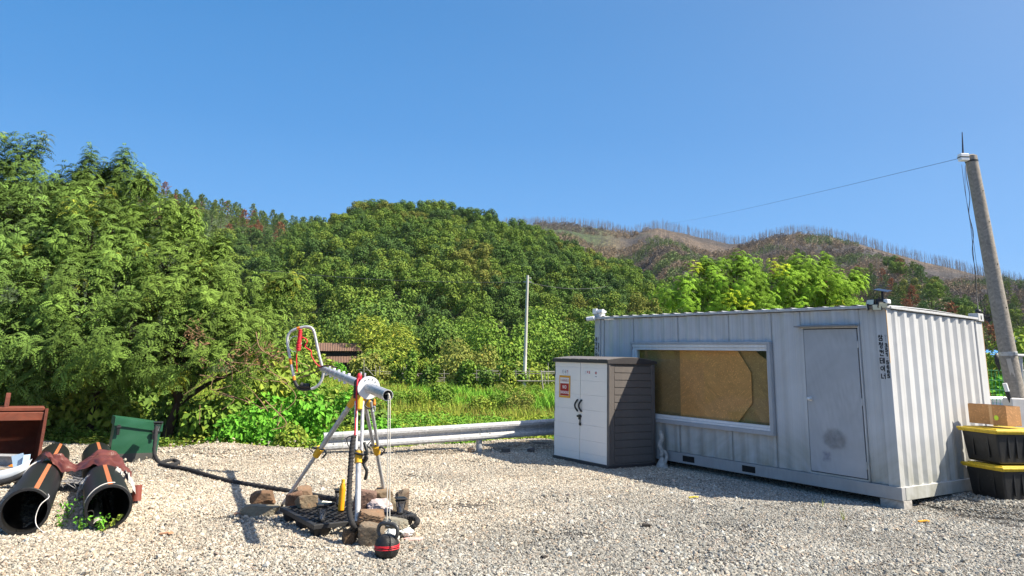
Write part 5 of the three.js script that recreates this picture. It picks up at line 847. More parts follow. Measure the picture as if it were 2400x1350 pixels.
// ---------------------------------------------------------------- excavator bucket and scrap at the left edge
{
  const p = at(88, 1085, 11.6), gy = padY(p.x, p.z), o = thing('excavator_bucket', 'rusty red excavator bucket at the left edge', 'bucket', V(p.x, gy, p.z), 0.60), h = at(88, 958, 11.6).y - gy, rm = std(C(0.24, 0.065, 0.035), 0.75, { map: T.rust, bumpMap: T.bump, bumpScale: 0.006 }), W = 1.25;
  const prof = [[0.30, h], [0.05, h * 0.98], [-0.28, h * 0.82], [-0.5, h * 0.5], [-0.45, h * 0.16], [-0.15, 0], [0.45, 0]];
  const plate = (x) => ext([[0.34, h + 0.03], [0.05, h], [-0.3, h * 0.84], [-0.53, h * 0.5], [-0.48, h * 0.14], [-0.17, -0.02], [0.52, -0.02], [0.40, h * 0.5]], 0.035, 0.004).rotateY(-Math.PI / 2).translate(x, 0, 0);
  part('side_plate', plate(0), rm, o); part('side_plate', plate(-W), rm, o);
  const sh = []; for (let i = 0; i < prof.length - 1; i++) { const [z0, y0] = prof[i], [z1, y1] = prof[i + 1]; sh.push(rod(V(-W / 2, y0, z0), V(-W / 2, y1, z1), 0.02, 0.02, 4)); }
  part('shell', grid(6, 24, (u, v) => { const k = v * (prof.length - 1), i = Math.min(prof.length - 2, Math.floor(k)), t = k - i; return [lerp(-W + 0.01, -0.04, u), lerp(prof[i][1], prof[i + 1][1], t), lerp(prof[i][0], prof[i + 1][0], t)]; }), rm, o);
  part('lip', [bb(-W, -0.04, h - 0.14, h - 0.02, 0.26, 0.33, 0.01), bb(-W, -0.04, h - 0.02, h + 0.045, -0.05, 0.27, 0.01)], std(C(0.34, 0.11, 0.06), 0.7, { map: T.rust }), o);
  part('lug', [ext([[-0.1, 0], [0.14, 0], [0.10, 0.16], [0.05, 0.22], [0, 0.16]], 0.05, 0.005).rotateY(-Math.PI / 2).translate(-0.50, h + 0.02, 0.1), ext([[-0.1, 0], [0.14, 0], [0.10, 0.14], [0.05, 0.18], [0, 0.14]], 0.05, 0.005).rotateY(-Math.PI / 2).translate(-0.64, h + 0.02, 0.1)], rm, o);
}
{
  const g = at(30, 1110, 10.5), gy = padY(g.x, g.z);
  const c = thing('steel_channel', 'grey steel channel lying on top of the scrap pile', 'channel', at(20, 1078, 10.6), 0.1); part('channel', [bb(-0.9, 0.16, -0.075, 0.07, -0.05, -0.044), bb(-0.9, 0.16, 0.066, 0.072, -0.05, 0.16), bb(-0.9, 0.16, -0.075, -0.069, -0.05, 0.16)], M.zinc, c);
  const c1 = thing('blue_bracket', 'pale blue bent sheet metal beside the steel channel', 'bracket', at(43, 1080, 10.45), 0.3); part('sheet', [bx(0.14, 0.17, 0.006).rotateZ(0.3), bx(0.10, 0.16, 0.006).rotateY(0.9).translate(0.09, 0, 0)], std(C(0.40, 0.55, 0.72), 0.5), c1);
  const c2 = thing('timber_stack', 'pale planks under the steel channel', 'planks', at(20, 1112, 10.4), 0.12); for (const [x0, x1, y] of [[-0.8, 0.1, 0], [-0.8, 0.28, 0.055], [-0.7, 0.2, -0.06]]) part('plank', bb(x0, x1, y - 0.024, y + 0.024, -0.08, 0.1, 0.004), M.wood, c2);
  const c3 = thing('orange_pad', 'orange plastic pad behind the planks', 'pad', at(45, 1094, 10.6)); part('pad', new THREE.SphereGeometry(0.14, 20, 12).scale(1.1, 0.3, 0.8), M.orange, c3);
  const c4 = thing('curved_bumper', 'pale grey curved plastic bumper with a black edge in front of the scrap', 'bumper', V(at(40, 1118, 10).x, padY(-6, -10), -10)), q = (x, y, D) => at(x, y, D).sub(c4.position);
  const cp = new THREE.CatmullRomCurve3([q(-60, 1120, 9.9), q(0, 1117, 9.9), q(35, 1108, 9.95), q(58, 1098, 10), q(77, 1088, 10.1)]);
  const g2 = grid(30, 8, (u, v) => { const p2 = cp.getPoint(u), a = lerp(-0.6, 1.5, v); return [p2.x, p2.y + Math.sin(a) * 0.075, p2.z + Math.cos(a) * 0.07]; }, true); part('shell', g2, std(C(0.55, 0.60, 0.66), 0.35), c4);
  part('black_edge', tube(cp.getPoints(20).map((v) => v.add(V(0, -0.07, 0.04))), 0.042, 40, 10), M.black, c4);
}
// ---------------------------------------------------------------- green cover, solar lamps, hose
{
  const D = 12.6, b = at(308, 1091, D), gy = padY(b.x, b.z) - 0.02, o = thing('green_bag', 'upright green vinyl equipment bag with a grey base', 'bag', V(b.x, gy, b.z), 0.60), gm = std(C(0.016, 0.088, 0.042), 0.42, { bumpMap: T.wave, bumpScale: 0.015 }), w = 0.70, d = 0.40, h = 0.72;
  const lump = (g, k) => { const p = g.attributes.position; for (let i = 0; i < p.count; i++) { const x = p.getX(i), y = p.getY(i), z = p.getZ(i); p.setX(i, x + 0.05 * y + k * nz(x * 4, y * 4, z * 4)); p.setZ(i, z + k * 1.3 * nz(x * 3 + 4, y * 3.3, z * 3) - 0.05 * y); p.setY(i, y - (y > 0.5 ? x * 0.16 : 0)); } g.computeVertexNormals(); return toCreasedNormals(g, 0.7); };
  const box = (x0, x1, y0, y1, z0, z1) => new THREE.BoxGeometry(x1 - x0, y1 - y0, z1 - z0, 14, 14, 6).translate((x0 + x1) / 2, (y0 + y1) / 2, (z0 + z1) / 2);
  part('base_band', lump(box(-w / 2, w / 2, -0.03, 0.2, -d, 0), 0.01), std(C(0.06, 0.06, 0.055), 0.6, { bumpMap: T.wave, bumpScale: 0.01 }), o); part('body', lump(box(-w / 2 + 0.005, w / 2 - 0.005, 0.2, h - 0.12, -d + 0.005, -0.005), 0.014), gm, o); part('lid', lump(box(-w / 2 - 0.012, w / 2 + 0.012, h - 0.13, h, -d - 0.01, 0.02), 0.022), std(C(0.020, 0.105, 0.052), 0.38, { bumpMap: T.wave, bumpScale: 0.02 }), o);
  for (const x of [-0.3, 0.24]) { const y = h - 0.19 - x * 0.16; part('buckle', [bx(0.045, 0.16, 0.02, x + 0.03, y, 0.01, 0.006), bx(0.07, 0.04, 0.03, x + 0.03, y + 0.04, 0.012, 0.006)], M.dark, o); }
}
function solarLamp(label, p, stake) {
  const o = thing('solar_lamp', label, 'lamp', p, 0.4, 'small solar garden lamps');
  part('cap', [bx(0.115, 0.016, 0.115, 0, 0.15, 0, 0.005), new THREE.CylinderGeometry(0.05, 0.075, 0.02, 4).rotateY(Math.PI / 4).translate(0, 0.132, 0)], M.black, o); part('solar_cell', bx(0.08, 0.004, 0.08, 0, 0.160, 0), std(C(0.02, 0.025, 0.05), 0.15), o);
  const fr = []; for (const a of [0, 1, 2, 3]) { const c = Math.cos(a * Math.PI / 2 + Math.PI / 4), s = Math.sin(a * Math.PI / 2 + Math.PI / 4); fr.push(rod(V(c * 0.06, 0.125, s * 0.06), V(c * 0.034, 0.012, s * 0.034), 0.005, 0.005, 6)); } fr.push(bx(0.06, 0.014, 0.06, 0, 0.007, 0, 0.003)); part('frame', fr, M.black, o);
  part('shade', new THREE.CylinderGeometry(0.062, 0.04, 0.11, 4, 1, true).rotateY(Math.PI / 4).translate(0, 0.068, 0), new THREE.MeshPhysicalMaterial({ color: C(0.6, 0.62, 0.66), roughness: 0.12, transmission: 0.85, thickness: 0, side: THREE.DoubleSide }), o); part('bulb', rod(V(0, 0.015, 0), V(0, 0.06, 0), 0.014, 0.01, 10), M.steel, o);
  if (stake) part('stake', rod(V(0, -stake, 0), V(0, 0.01, 0), 0.014, 0.014, 8), M.black, o); return o;
}
{ const p = at(368, 1012, 12.5), s = p.y - padY(p.x, p.z); const l = solarLamp('solar lamp on a stake at the right edge of the green bag', p, s); l.scale.set(1.25, 1, 1.25); }
function sleeve(pts, r, n) { const g = new THREE.TubeGeometry(new THREE.CatmullRomCurve3(pts), n, r, 12), p = g.attributes.position, nn = g.attributes.normal; for (let i = 0; i < p.count; i++) { const row = Math.floor(i / 13), k = r * (0.09 * Math.sin(row * 1.05 + (i % 13 === 12 ? 0 : i % 13) / 12 * 6.283) + 0.2 * nz(row * 0.35, 3)); p.setXYZ(i, p.getX(i) + nn.getX(i) * k, p.getY(i) + nn.getY(i) * k, p.getZ(i) + nn.getZ(i) * k); } g.computeVertexNormals(); return g; }
const hoseM = std(C(0.018, 0.017, 0.018), 0.85);
{
  const o = thing('black_hose', 'black sleeved hose lying across the gravel from the green bag to the pallet', 'hose', gnd(460, 1105)), q = (v) => v.sub(o.position), G = (x, y) => { const p = gnd(x, y); const e = padY(p.x, p.z); const p2 = gnd(x, y, e + 0.035); return q(p2); };
  part('sleeve', sleeve([q(at(366, 1000, 12.4)), q(at(364, 1030, 12.3)), q(at(362, 1062, 12.2)), G(372, 1083), G(398, 1090), G(418, 1085), G(405, 1079), G(376, 1086), G(400, 1093), G(440, 1100), G(480, 1112), G(540, 1128), G(600, 1138), G(660, 1148), G(720, 1158), q(gnd(770, 1168, 0.14)), q(gnd(800, 1172, 0.16))], 0.03, 420), hoseM, o);
}
// ---------------------------------------------------------------- pallet with stones, lamps and the tripod
const PC = gnd(735, 1232, 0.13), PU = V(0.815, 0, -0.58).normalize(), PV = V(-0.58, 0, -0.815).normalize();
const onPal = (u, v, y = 0.135) => PC.clone().setY(y).addScaledVector(PU, u).addScaledVector(PV, v);
{
  const o = thing('plastic_pallet', 'black plastic grid pallet under the tripod', 'pallet', V(PC.x, 0, PC.z), Math.atan2(0.58, 0.815)), L = 1.14, D = 1.0;   // x along PU, -z along PV
  part('rim', [bb(0, L, 0.09, 0.135, -0.05, 0, 0.006), bb(0, L, 0.09, 0.135, -D, -D + 0.05, 0.006), bb(0, 0.05, 0.09, 0.135, -D + 0.05, -0.05, 0.006), bb(L - 0.05, L, 0.09, 0.135, -D + 0.05, -0.05, 0.006)], M.black, o);
  const a = [], b = []; for (let i = -9; i < 12; i++) { for (const [s, list] of [[1, a], [-1, b]]) { const x0 = i * 0.11, dx = 0.9 * s; const t0 = s > 0 ? Math.max(0, (0.05 - x0) / dx) : Math.max(0, (x0 - (L - 0.05)) / 0.9), t1 = s > 0 ? Math.min(1, (L - 0.05 - x0) / dx) : Math.min(1, (x0 - 0.05) / 0.9); if (t1 - t0 < 0.05) continue; const z = (t) => -0.05 - (D - 0.1) * t, A0 = V(x0 + dx * t0, 0.118, z(t0)), A1 = V(x0 + dx * t1, 0.118, z(t1)), g = bx(0.014, s > 0 ? 0.03 : 0.026, A0.distanceTo(A1)); g.rotateY(Math.atan2(A1.x - A0.x, A1.z - A0.z)); const m = A0.add(A1).multiplyScalar(0.5); list.push(g.translate(m.x, m.y, m.z)); } }
  part('grid', [...a, ...b], M.black, o);
  for (const x of [0.11, L / 2, L - 0.11]) for (const z of [-0.11, -D / 2, -D + 0.11]) part('foot', new THREE.CylinderGeometry(0.125, 0.085, 0.1, 4, 1).rotateY(Math.PI / 4).translate(x, 0.045, z), M.black, o);
}
solarLamp('solar lamp on the front left of the pallet', onPal(0.14, 0.16)); { const l = solarLamp('solar lamp at the back of the pallet beside the yellow bottle', onPal(0.62, 0.86)); } solarLamp('solar lamp on the right corner of the pallet', onPal(1.0, 0.12));
{ // stones: each one a different lump
  reseed(31);
  const rock = (label, px, py, D, w, h, d, col, yaw, y0) => {
    const p = at(px, py, D); p.y = y0 ?? p.y; const o = new THREE.Mesh(); const g = new THREE.IcosahedronGeometry(1, 9), q = g.attributes.position, v = V(), f = rnd() * 50;
    const pl = []; for (let i = 0; i < 13; i++) { const n = i < 6 ? V(i === 0 ? 1 : i === 1 ? -1 : 0, i === 2 ? 1 : i === 3 ? -1 : 0, i === 4 ? 1 : i === 5 ? -1 : 0).add(V(rr(-0.22, 0.22), rr(-0.22, 0.22), rr(-0.22, 0.22))) : V(rr(-1, 1), rr(-1, 1), rr(-1, 1)); pl.push([n.normalize(), i < 6 ? rr(0.74, 0.9) : rr(0.86, 1.08)]); }
    for (let i = 0; i < q.count; i++) { v.fromBufferAttribute(q, i).normalize(); let k = 1.25; for (const [n, d] of pl) { const c = n.dot(v); if (c > 0.05) k = Math.min(k, d / c); } k *= 1 + 0.05 * nz(v.x * 5 + f, v.y * 5, v.z * 5) + 0.025 * nz(v.x * 13 + f, v.y * 13, v.z * 13); v.multiplyScalar(k); q.setXYZ(i, v.x * w * 0.50, (v.y + 0.82) * h * 0.53, v.z * d * 0.50); }
    g.computeVertexNormals(); const m = part('stone', toCreasedNormals(g, 0.45), std(C(col[0] * 0.98, col[1] * 1.12, col[2] * 1.25), 0.85, { map: T.rust, bumpMap: T.bump, bumpScale: 0.01 })); m.position.copy(p); m.rotation.y = yaw; tag(m, label, 'stone', 'stones weighing down the tripod'); delete m.userData.group; return m;
  };
  const tan = [0.42, 0.29, 0.18], gr = [0.38, 0.37, 0.28], br = [0.36, 0.22, 0.14], ol = [0.33, 0.28, 0.20];
  rock('long squared grey green stone at the far left of the pallet', 606, 1217, 8.62, .43, .13, .22, gr, 0.15, 0.0);
  rock('brown stone lying behind the long squared stone', 612, 1200, 8.95, .30, .15, .2, [0.32, 0.2, 0.11], 0.1, 0.06);
  rock('square brown stone at the foot of the left tripod leg', 687, 1195, 8.8, .21, .19, .24, br, 0.45, 0.06);
  rock('tan stone with a flat top behind the square stone, at the left leg', 712, 1180, 9.2, .20, .16, .22, tan, 0.2, 0.07);
  rock('striped buff stone on the left edge of the pallet', 718, 1200, 8.5, .25, .14, .2, [0.42, 0.34, 0.22], 0.6, 0.13);
  rock('big pinkish brown boulder behind the front leg', 855, 1188, 8.55, .27, .22, .24, [0.36, 0.24, 0.185], 0.2, 0.12);
  rock('broad yellow brown stone lying before the foot of the front leg', 868, 1228, 7.75, .30, .15, .24, tan, 0.3, 0.13);
  rock('pale grey stone slab sloping at the right front of the pallet', 920, 1225, 7.72, .30, .10, .2, [0.44, 0.45, 0.36], -0.4, 0.11);
  rock('tall olive stone under the front edge of the pallet, right', 870, 1265, 7.45, .26, .22, .2, ol, 0.1, 0.0);
  rock('brown cube shaped stone under the front edge, left of the olive one', 818, 1270, 7.5, .15, .15, .16, [0.22, 0.15, 0.085], 0.5, 0.0);
  rock('upright rounded stone at the back right of the pallet', 942, 1190, 8.7, .17, .27, .15, [0.40, 0.33, 0.24], 0.3, 0.06);
  rock('low mottled stone at the foot of the rear right leg', 893, 1168, 9.2, .25, .18, .2, [0.36, 0.28, 0.18], 0.7, 0.06);
  rock('small buff stone left of the upright stone', 918, 1190, 8.5, .13, .17, .14, [0.43, 0.38, 0.25], 0.2, 0.1);
  rock('dark stone lying alone on the open gravel', 1515, 1236, 8.66, .10, .05, .08, [0.06, 0.06, 0.055], 0.3, 0.0);
  rock('small black stone near the bottom edge of the picture', 1276, 1310, 7.2, .07, .035, .06, [0.05, 0.045, 0.04], 0.9, 0.0);
  rock('grey stone in the shadow left of the cabinet', 1185, 1064, 14.9, .22, .12, .18, [0.2, 0.2, 0.19], 0.3, -0.01);
  rock('brown stone at the tip of the cabinet shadow', 1103, 1064, 14.75, .14, .12, .12, [0.17, 0.13, 0.10], 0.3, -0.01);
  rock('flat dark stone on the gravel near the right end of the container', 2245, 1186, 10.7, .3, .05, .1, [0.19, 0.18, 0.16], 0.4, 0.03);
  rock('grey stone in the shadow close to the cabinet', 1245, 1060, 15.1, .2, .10, .16, [0.22, 0.21, 0.2], 1.3, 0.0);
  // crumpled plastic and rags
  const rag = (label, px, py, D, s, y0, m, cat = 'rag', nm = 'crumpled_rag') => { const p = at(px, py, D); p.y = y0; const g = new THREE.IcosahedronGeometry(1, 5), q = g.attributes.position, f = rnd() * 40; for (let i = 0; i < q.count; i++) { const v = V().fromBufferAttribute(q, i), n = 1 + 0.55 * fbm(v.x * 1.6 + f, v.y * 1.6, v.z * 1.6, 3) + 0.16 * Math.abs(nz(v.x * 6 + f, v.y * 6, v.z * 6)); q.setXYZ(i, v.x * n * s[0], Math.max(0, (v.y * n + 0.6) * s[1]), v.z * n * s[2]); } g.computeVertexNormals(); const o = part(nm, g, m); o.position.copy(p); tag(o, label, cat); };
  const film = std(C(0.66, 0.68, 0.64), 0.35);
  rag('crumpled clear plastic sheet behind the left stones', 752, 1180, 9.3, [0.2, 0.05, 0.13], 0.02, film, 'plastic sheet', 'plastic_sheet'); rag('folded white and pink cloth beside the big boulder', 890, 1195, 8.45, [0.14, 0.07, 0.12], 0.13, std(C(0.72, 0.60, 0.58), 0.8, { map: T.speck }), 'cloth', 'folded_cloth'); rag('crumpled plastic film behind the kettlebell handle', 918, 1245, 7.45, [0.07, 0.06, 0.06], 0.06, film, 'plastic film', 'plastic_film'); rag('clear plastic scrap right of the kettlebell', 945, 1238, 7.85, [0.10, 0.05, 0.08], 0.02, film, 'plastic film', 'plastic_film'); rag('pink scrap of cloth on the gravel right of the kettlebell', 968, 1256, 7.75, [0.09, 0.015, 0.04], 0.0, std(C(0.6, 0.36, 0.33), 0.8), 'cloth', 'cloth_scrap');
}
{ const p = onPal(0.50, 0.52), o = thing('yellow_bottle', 'tall orange yellow bottle standing on the pallet beside the hose', 'bottle', p); part('body', new THREE.LatheGeometry([[0, 0], [0.031, 0], [0.033, 0.01], [0.033, 0.22], [0.028, 0.25], [0.02, 0.275], [0.018, 0.29], [0, 0.29]].map(([a, b]) => new THREE.Vector2(a, b)), 28), std(C(0.80, 0.36, 0.01), 0.4), o); part('cap', rod(V(0, 0.285, 0), V(0, 0.315, 0), 0.02, 0.018, 16), M.yellow, o); }
// ---- the instrument: a long tube on a surveyor's tripod, with a ring at its far end
const TN = at(909, 927, 7.1), TE = at(756, 864, 11.3), TD = TE.clone().sub(TN).normalize();
const HEAD = TN.clone().addScaledVector(TD, 1.32);
{
  const base = V(HEAD.x, 0, HEAD.z), o = thing('tripod', 'white and grey metal tripod with yellow clamps standing among stones', 'tripod', base), q = (v) => v.clone().sub(base);
  const hd = q(HEAD).add(V(0, -0.115, 0)), feet = [q(gnd(664, 1180, 0.06)), q(gnd(838, 1222, 0.14)), q(gnd(904, 1172, 0.07))], mids = [0.50, 0.50, 0.48];
  part('head_plate', [rod(hd.clone().add(V(0, -0.03, 0)), hd, 0.085, 0.085, 24), rod(hd, hd.clone().add(V(0, 0.05, 0)), 0.05, 0.05, 20)], M.black, o);
  const topp = [V(-0.07, -0.03, -0.02), V(0.0, -0.03, 0.07), V(0.065, -0.03, -0.02)];
  feet.forEach((f, i) => {
    const s = hd.clone().add(topp[i]), m = s.clone().lerp(f, mids[i]), d = f.clone().sub(s).normalize(), wide = V().crossVectors(d, V(d.x, 0, d.z).normalize()).normalize(), leg = new THREE.Group(); leg.name = 'leg'; o.add(leg);
    const mat = i === 1 ? M.aluW : M.alu, dk = s.clone().addScaledVector(d, 0.03), gap = i === 2 ? 0.034 : i === 1 ? 0.036 : 0.0;
    part('upper_tube', gap ? [rod(dk.clone().addScaledVector(wide, -gap), m.clone().addScaledVector(wide, -gap * 0.8), 0.019, 0.019, 14), rod(dk.clone().addScaledVector(wide, gap), m.clone().addScaledVector(wide, gap * 0.8), 0.019, 0.019, 14)] : rod(dk, m, 0.028, 0.028, 16), mat, leg);
    part('lower_tube', rod(m.clone().addScaledVector(d, -0.05), f, i === 1 ? 0.03 : 0.022, i === 1 ? 0.03 : 0.02, 16), mat, leg);
    part('clamp', [rod(m.clone().addScaledVector(d, -0.06), m.clone().addScaledVector(d, 0.06), 0.045, 0.04, 16)], M.yellow, leg);
    part('clamp_lever', [tube([m.clone().add(V(0.05, 0.04, 0.02)), m.clone().add(V(0.1, 0.0, 0.03)), m.clone().add(V(0.06, -0.06, 0.03))], 0.011, 14, 6), rod(m.clone().add(V(-0.07, 0.05, 0.03)), m.clone().add(V(0.06, 0.03, 0.04)), 0.013, 0.013, 8), tube([m.clone().add(V(-0.05, 0.0, 0.04)), m.clone().add(V(-0.1, 0.04, 0.03)), m.clone().add(V(-0.07, 0.09, 0.02))], 0.006, 14, 6)], M.black, leg);
    part('top_bracket', [rod(s.clone().addScaledVector(d, -0.03), s.clone().addScaledVector(d, 0.12), 0.042, 0.036, 16)], M.yellow, leg); part('foot_tip', rod(f, f.clone().addScaledVector(d, 0.07), 0.02, 0.006, 10), M.dark, leg);
  });
  part('carry_strap', [tube([hd.clone().add(V(0.1, -0.02, 0.05)), hd.clone().add(V(0.07, -0.1, 0.09)), hd.clone().add(V(0.14, -0.13, 0.08)), hd.clone().add(V(0.18, -0.07, 0.06)), hd.clone().add(V(0.11, -0.03, 0.05))], 0.009, 40, 8)], M.dark, o);
  const mm = hd.clone().lerp(feet[1], 0.47); part('strap_bundle', [tube([mm.clone().add(V(0.05, 0.1, 0.05)), mm.clone().add(V(0.09, 0.0, 0.07)), mm.clone().add(V(0.06, -0.1, 0.06)), mm.clone().add(V(0.1, -0.18, 0.06)), mm.clone().add(V(0.09, -0.27, 0.05))], 0.017, 30, 7), tube([mm.clone().add(V(-0.03, 0.17, 0.05)), mm.clone().add(V(-0.13, 0.14, 0.06)), mm.clone().add(V(-0.1, 0.05, 0.06)), mm.clone().add(V(-0.02, 0.02, 0.06))], 0.006, 30, 6)], M.dark, o);
  // long tube with ring
  const u = thing('balance_tube', 'long silver tube with a round white flange and a rounded loop at its far end', 'tube', HEAD.clone()), w = (v) => v.clone().sub(HEAD), r = 0.052;
  part('front_tube', pipe(w(TN), w(HEAD).addScaledVector(TD, 0.02), r, r - 0.006, 40), M.alu, u);
  part('rear_tube', rod(w(HEAD).addScaledVector(TD, 0.02), w(TE), 0.047, 0.047, 32), M.alu, u);
  part('flange', rod(w(HEAD).addScaledVector(TD, -0.40), w(HEAD).addScaledVector(TD, -0.385), 0.118, 0.118, 48), M.white, u); part('hub', rod(w(HEAD).addScaledVector(TD, -0.385), w(HEAD).addScaledVector(TD, -0.24), 0.085, 0.085, 36), M.white, u);
  { const s = V().crossVectors(TD, V(0, 1, 0)).normalize(), up = V().crossVectors(s, TD), bl = []; for (let i = 0; i < 5; i++) { const a = 0.3 + i * 0.45, c = w(HEAD).addScaledVector(TD, -0.403).addScaledVector(s, Math.cos(a) * 0.088).addScaledVector(up, Math.sin(a) * 0.088); bl.push(new THREE.SphereGeometry(0.006, 8, 6).translate(c.x, c.y, c.z)); } part('bolt', bl, M.dark, u); }
  part('saddle', [rod(w(HEAD).addScaledVector(TD, -0.12), w(HEAD).addScaledVector(TD, 0.10), 0.074, 0.074, 28), bx(0.15, 0.1, 0.16, 0, -0.06, 0, 0.012)], M.black, u); part('sight', [rod(V(-0.01, 0.06, 0.05), V(-0.01, 0.14, 0.05), 0.012, 0.012, 10), rod(V(0.035, 0.06, 0.05), V(0.035, 0.13, 0.05), 0.012, 0.012, 10)], M.steel, u);
  for (let i = 0; i < 5; i++) { const c = w(TN.clone().lerp(TE, 0.50 + i * 0.088)); const s = V().crossVectors(TD, V(0, 1, 0)).normalize(); part('clip', [rod(c.clone().addScaledVector(TD, -0.012), c.clone().addScaledVector(TD, 0.012), 0.0478, 0.0478, 24), bx(0.03, 0.03, 0.05, c.x + 0.012, c.y + 0.052, c.z, 0.006), bx(0.03, 0.03, 0.05, c.x - 0.03, c.y - 0.045, c.z, 0.006)], M.white, u); }
  const DL = 11.25, lp = [[756, 864], [757, 880], [751, 896], [739, 908], [722, 912], [704, 911], [693, 900], [688, 880], [680, 840], [674, 808], [674, 790], [682, 777], [697, 770], [716, 766], [729, 768], [736, 778], [741, 800], [748, 832]].map(([x, y]) => w(at(x, y, DL)));
  part('loop', tube(lp, 0.021, 160, 12, true), M.aluW, u);
  const cv = new THREE.CatmullRomCurve3(lp, true), sl = (t0, t1) => { const l = []; for (let i = 0; i <= 10; i++) l.push(cv.getPoint(lerp(t0, t1, i / 10))); return l; };
  for (const [a, b] of [[0.425, 0.445], [0.355, 0.385], [0.297, 0.315], [0.205, 0.225], [0.665, 0.685]]) part('orange_tape', tube(sl(a, b), 0.0235, 16, 12), M.orange, u);
  part('black_grip', [tube(sl(0.20, 0.30).map((v) => v.add(V(0, 0.0, 0.0))), 0.026, 20, 10), tube(sl(0.22, 0.29).map((v) => v.add(V(0.02, 0.05, 0.02))), 0.04, 20, 10), tube(sl(0.30, 0.36), 0.0255, 20, 10)], M.black, u);
  part('stay_wire', [tube([w(TE), w(at(725, 878, DL)), w(at(697, 887, DL))], 0.008, 20, 6), tube([w(at(790, 862, 10.4)), w(at(765, 857, 11)), w(at(744, 862, 11.2))], 0.012, 20, 6)], std(C(0.10, 0.05, 0.04), 0.7), u);
  // red coil and cord on the loop
  const rc = thing('red_rope', 'red coiled cord hanging inside the white loop', 'cord', at(703, 770, DL)), e = (x, y, D = DL - 0.02) => at(x, y, D).sub(rc.position), coil = []; for (let i = 0; i <= 160; i++) { const t = i / 160, c = e(lerp(704, 699, t), lerp(773, 821, t)), k = lerp(0.02, 0.031, t) + 0.014 * nz(t * 14, 1); coil.push(c.add(V(Math.cos(i * 0.72) * k, 0, Math.sin(i * 0.72) * k))); }
  part('coil', tube(coil, 0.010, 480, 6), M.red, rc); part('cord', [tube([e(697, 820), e(695, 835), e(695, 850), e(696, 872)], 0.009, 30, 7), tube([e(706, 790), e(716, 794), e(720, 800), e(715, 812), e(722, 818), e(729, 823), e(730, 834), e(739, 850), e(748, 858), e(756, 862)], 0.010, 80, 7)], M.red, rc);
  part('thin_hoop', new THREE.TorusGeometry(0.105, 0.004, 6, 40).scale(0.9, 1.1, 1).translate(...e(691, 806).toArray()), M.white, rc);
  const rs = thing('red_strap', 'red strap running from the tube down the front leg', 'strap', HEAD.clone()), z = (x, y, D) => at(x, y, D).sub(HEAD); part('strap', tube([z(843, 884, 8.2), z(838, 893, 8.12), z(836, 915, 8.1), z(835, 960, 8.08), z(833, 1000, 8.0), z(830, 1030, 7.98)], 0.009, 60, 8).scale(1, 1, 1), M.red, rs); part('knot', new THREE.SphereGeometry(0.034, 14, 10).scale(0.9, 1.3, 0.9).translate(...z(842, 884, 8.2).toArray()), M.red, rs);
}
{ // hose hanging from the front leg, looping on the stones
  const o = thing('hanging_hose', 'black sleeved hose hanging down the front leg and looping round the stones', 'hose', V(at(826, 1040, 7.95).x, 0, -7.95)), q = (x, y, D) => at(x, y, D).sub(o.position), G = (x, y, h) => gnd(x, y, h).sub(o.position);
  part('sleeve', sleeve([q(830, 1022, 7.96), q(826, 1040, 7.92), q(823, 1075, 7.86), q(820, 1120, 7.76), q(818, 1165, 7.66), q(819, 1200, 7.56), q(826, 1228, 7.42), G(842, 1256, 0.05), G(868, 1272, 0.035), G(900, 1268, 0.035), G(935, 1255, 0.04), G(962, 1240, 0.06), q(977, 1226, 7.95), q(976, 1217, 8.05), q(958, 1214, 8.15), q(935, 1215, 8.12)], 0.027, 420), hoseM, o);
}
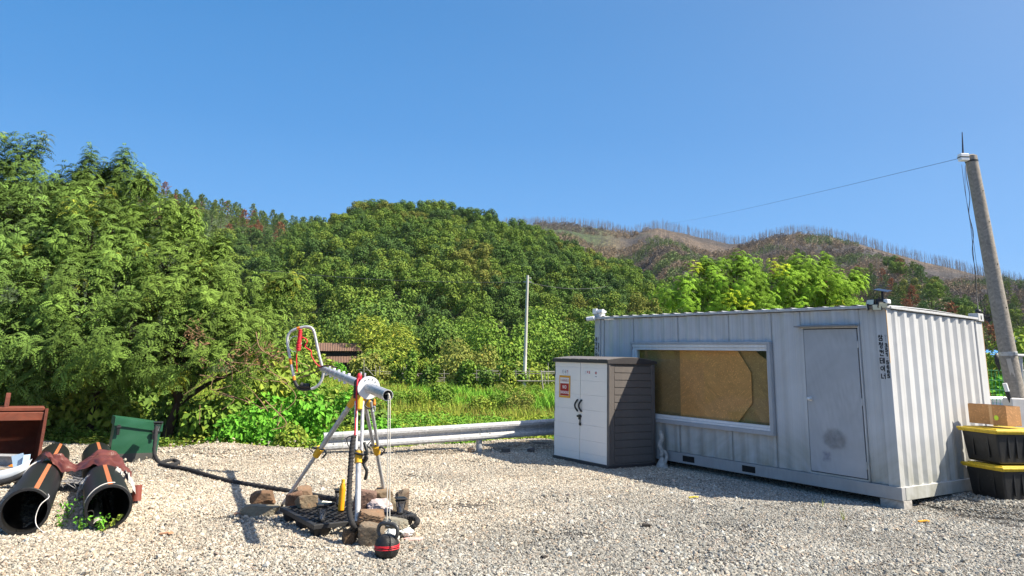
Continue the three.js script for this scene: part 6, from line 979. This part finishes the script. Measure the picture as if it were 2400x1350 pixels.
{ // kettlebell on its cord
  const p = gnd(905, 1309), o = thing('kettlebell', 'dark grey kettlebell with red bands at the end of the cord', 'kettlebell', V(p.x, 0, p.z), -0.35), km = std(C(0.035, 0.034, 0.034), 0.55, { bumpMap: T.bump, bumpScale: 0.003, map: T.scuff });
  part('ball', new THREE.LatheGeometry([[0, 0.0], [0.06, 0.0], [0.085, 0.014], [0.105, 0.05], [0.111, 0.095], [0.104, 0.14], [0.082, 0.178], [0.055, 0.195], [0, 0.2]].map(([a, b]) => new THREE.Vector2(a, b)), 48), km, o);
  part('handle', tube([V(-0.075, 0.165, 0), V(-0.098, 0.215, 0), V(-0.088, 0.265, 0), V(-0.045, 0.288, 0), V(0.045, 0.288, 0), V(0.088, 0.265, 0), V(0.098, 0.215, 0), V(0.075, 0.165, 0)], 0.0175, 60, 14), std(C(0.05, 0.05, 0.05), 0.4), o);
  for (const [y, t] of [[0.088, 0.05], [0.104, 0.05], [0.114, 0.06]]) part('red_band', new THREE.TorusGeometry(0.1085, 0.0048, 8, 60).rotateX(Math.PI / 2).rotateZ(t).translate(0, y, 0), M.red, o);
  part('line', tube([V(0.02, 0.2, 0.02), V(0.06, 0.185, 0.055), V(0.085, 0.12, 0.085), V(0.088, 0.06, 0.08)], 0.004, 20, 5), M.dark, o);
  const c = thing('white_string', 'pale double cord from the front of the tube down to the kettlebell', 'cord', TN.clone()), top = V(0, 0, 0.0), low = V(p.x, 0.285, p.z).sub(TN), cm = std(C(0.62, 0.58, 0.50), 0.7);
  part('cord', [rod(top.clone().add(V(0.005, -0.0, 0.005)), low.clone().add(V(-0.012, 0, 0)), 0.005, 0.005, 6), rod(top.clone().add(V(0.022, -0.0, 0.005)), low.clone().add(V(0.012, 0, 0)), 0.005, 0.005, 6), tube([top.clone().addScaledVector(TD, 0.15), top.clone().add(V(0.01, 0.015, 0.01)), top.clone().add(V(0.012, -0.03, 0.012))], 0.007, 14, 6), new THREE.TorusGeometry(0.025, 0.005, 6, 20).translate(low.x, low.y + 0.01, low.z)], cm, c);
  part('hook', tube([low.clone().add(V(0, 0.05, 0)), low.clone().add(V(0.02, 0.03, 0)), low.clone().add(V(0.0, 0.0, 0)), low.clone().add(V(-0.025, 0.02, 0))], 0.006, 18, 6), M.dark, c);
  const hk = thing('orange_hook', 'small orange swivel hook hanging under the tube', 'hook', at(878, 935, 7.75)); part('swivel', [rod(V(0, 0, 0), V(0, -0.05, 0), 0.006, 0.018, 10), rod(V(0, -0.05, 0), V(0, -0.065, 0), 0.018, 0.012, 10)], M.orange, hk); part('carabiner', new THREE.TorusGeometry(0.014, 0.004, 6, 20).scale(1, 2, 1).translate(0, -0.1, 0), M.steel, hk); const upt = TN.clone().addScaledVector(TD, 0.62).sub(hk.position); part('line', rod(V(0, 0, 0), V(upt.x, upt.y - 0.05, upt.z), 0.0015, 0.0015, 4), M.steel, hk);
}
// small things lying on the gravel
{
  reseed(12);
  const sprigs = [[1927, 1192, 'thin grass sprout in the gravel before the container door'], [1977, 1222, 'tiny dry sprout in the gravel, right of the grass sprout']]; for (const [x, y, l] of sprigs) { const p = gnd(x, y), o = thing('grass_sprout', l, 'grass', V(p.x, 0, p.z)); const g = []; for (let i = 0; i < 5; i++) g.push(rod(V(0, 0, 0), V(rr(-0.05, 0.05), rr(0.08, 0.17), rr(-0.03, 0.03)), 0.004, 0.001, 4)); part('blade', g, std(C(0.33, 0.36, 0.09), 0.8), o); }
  const lf = [[2163, 1226, 'orange leaf scrap on the gravel at the right', [0.75, 0.36, 0.03]], [1623, 1171, 'small yellow leaf on the gravel at the shadow edge', [0.62, 0.5, 0.05]], [386, 1256, 'rust coloured chip on the gravel right of the pipes', [0.5, 0.26, 0.14]], [560, 1210, 'reddish chip on the gravel near the long stone', [0.45, 0.25, 0.16]]]; for (const [x, y, l, c] of lf) { const p = gnd(x, y), o = part('leaf_scrap', [bx(0.10, 0.012, 0.045).rotateZ(0.15), bx(0.05, 0.01, 0.05).rotateY(0.7).translate(0.05, 0.005, 0)], std(C(...c), 0.8)); o.position.set(p.x, padY(p.x, p.z) + 0.03, p.z); tag(o, l, 'scrap'); }
}
renderer.render(scene, camera);
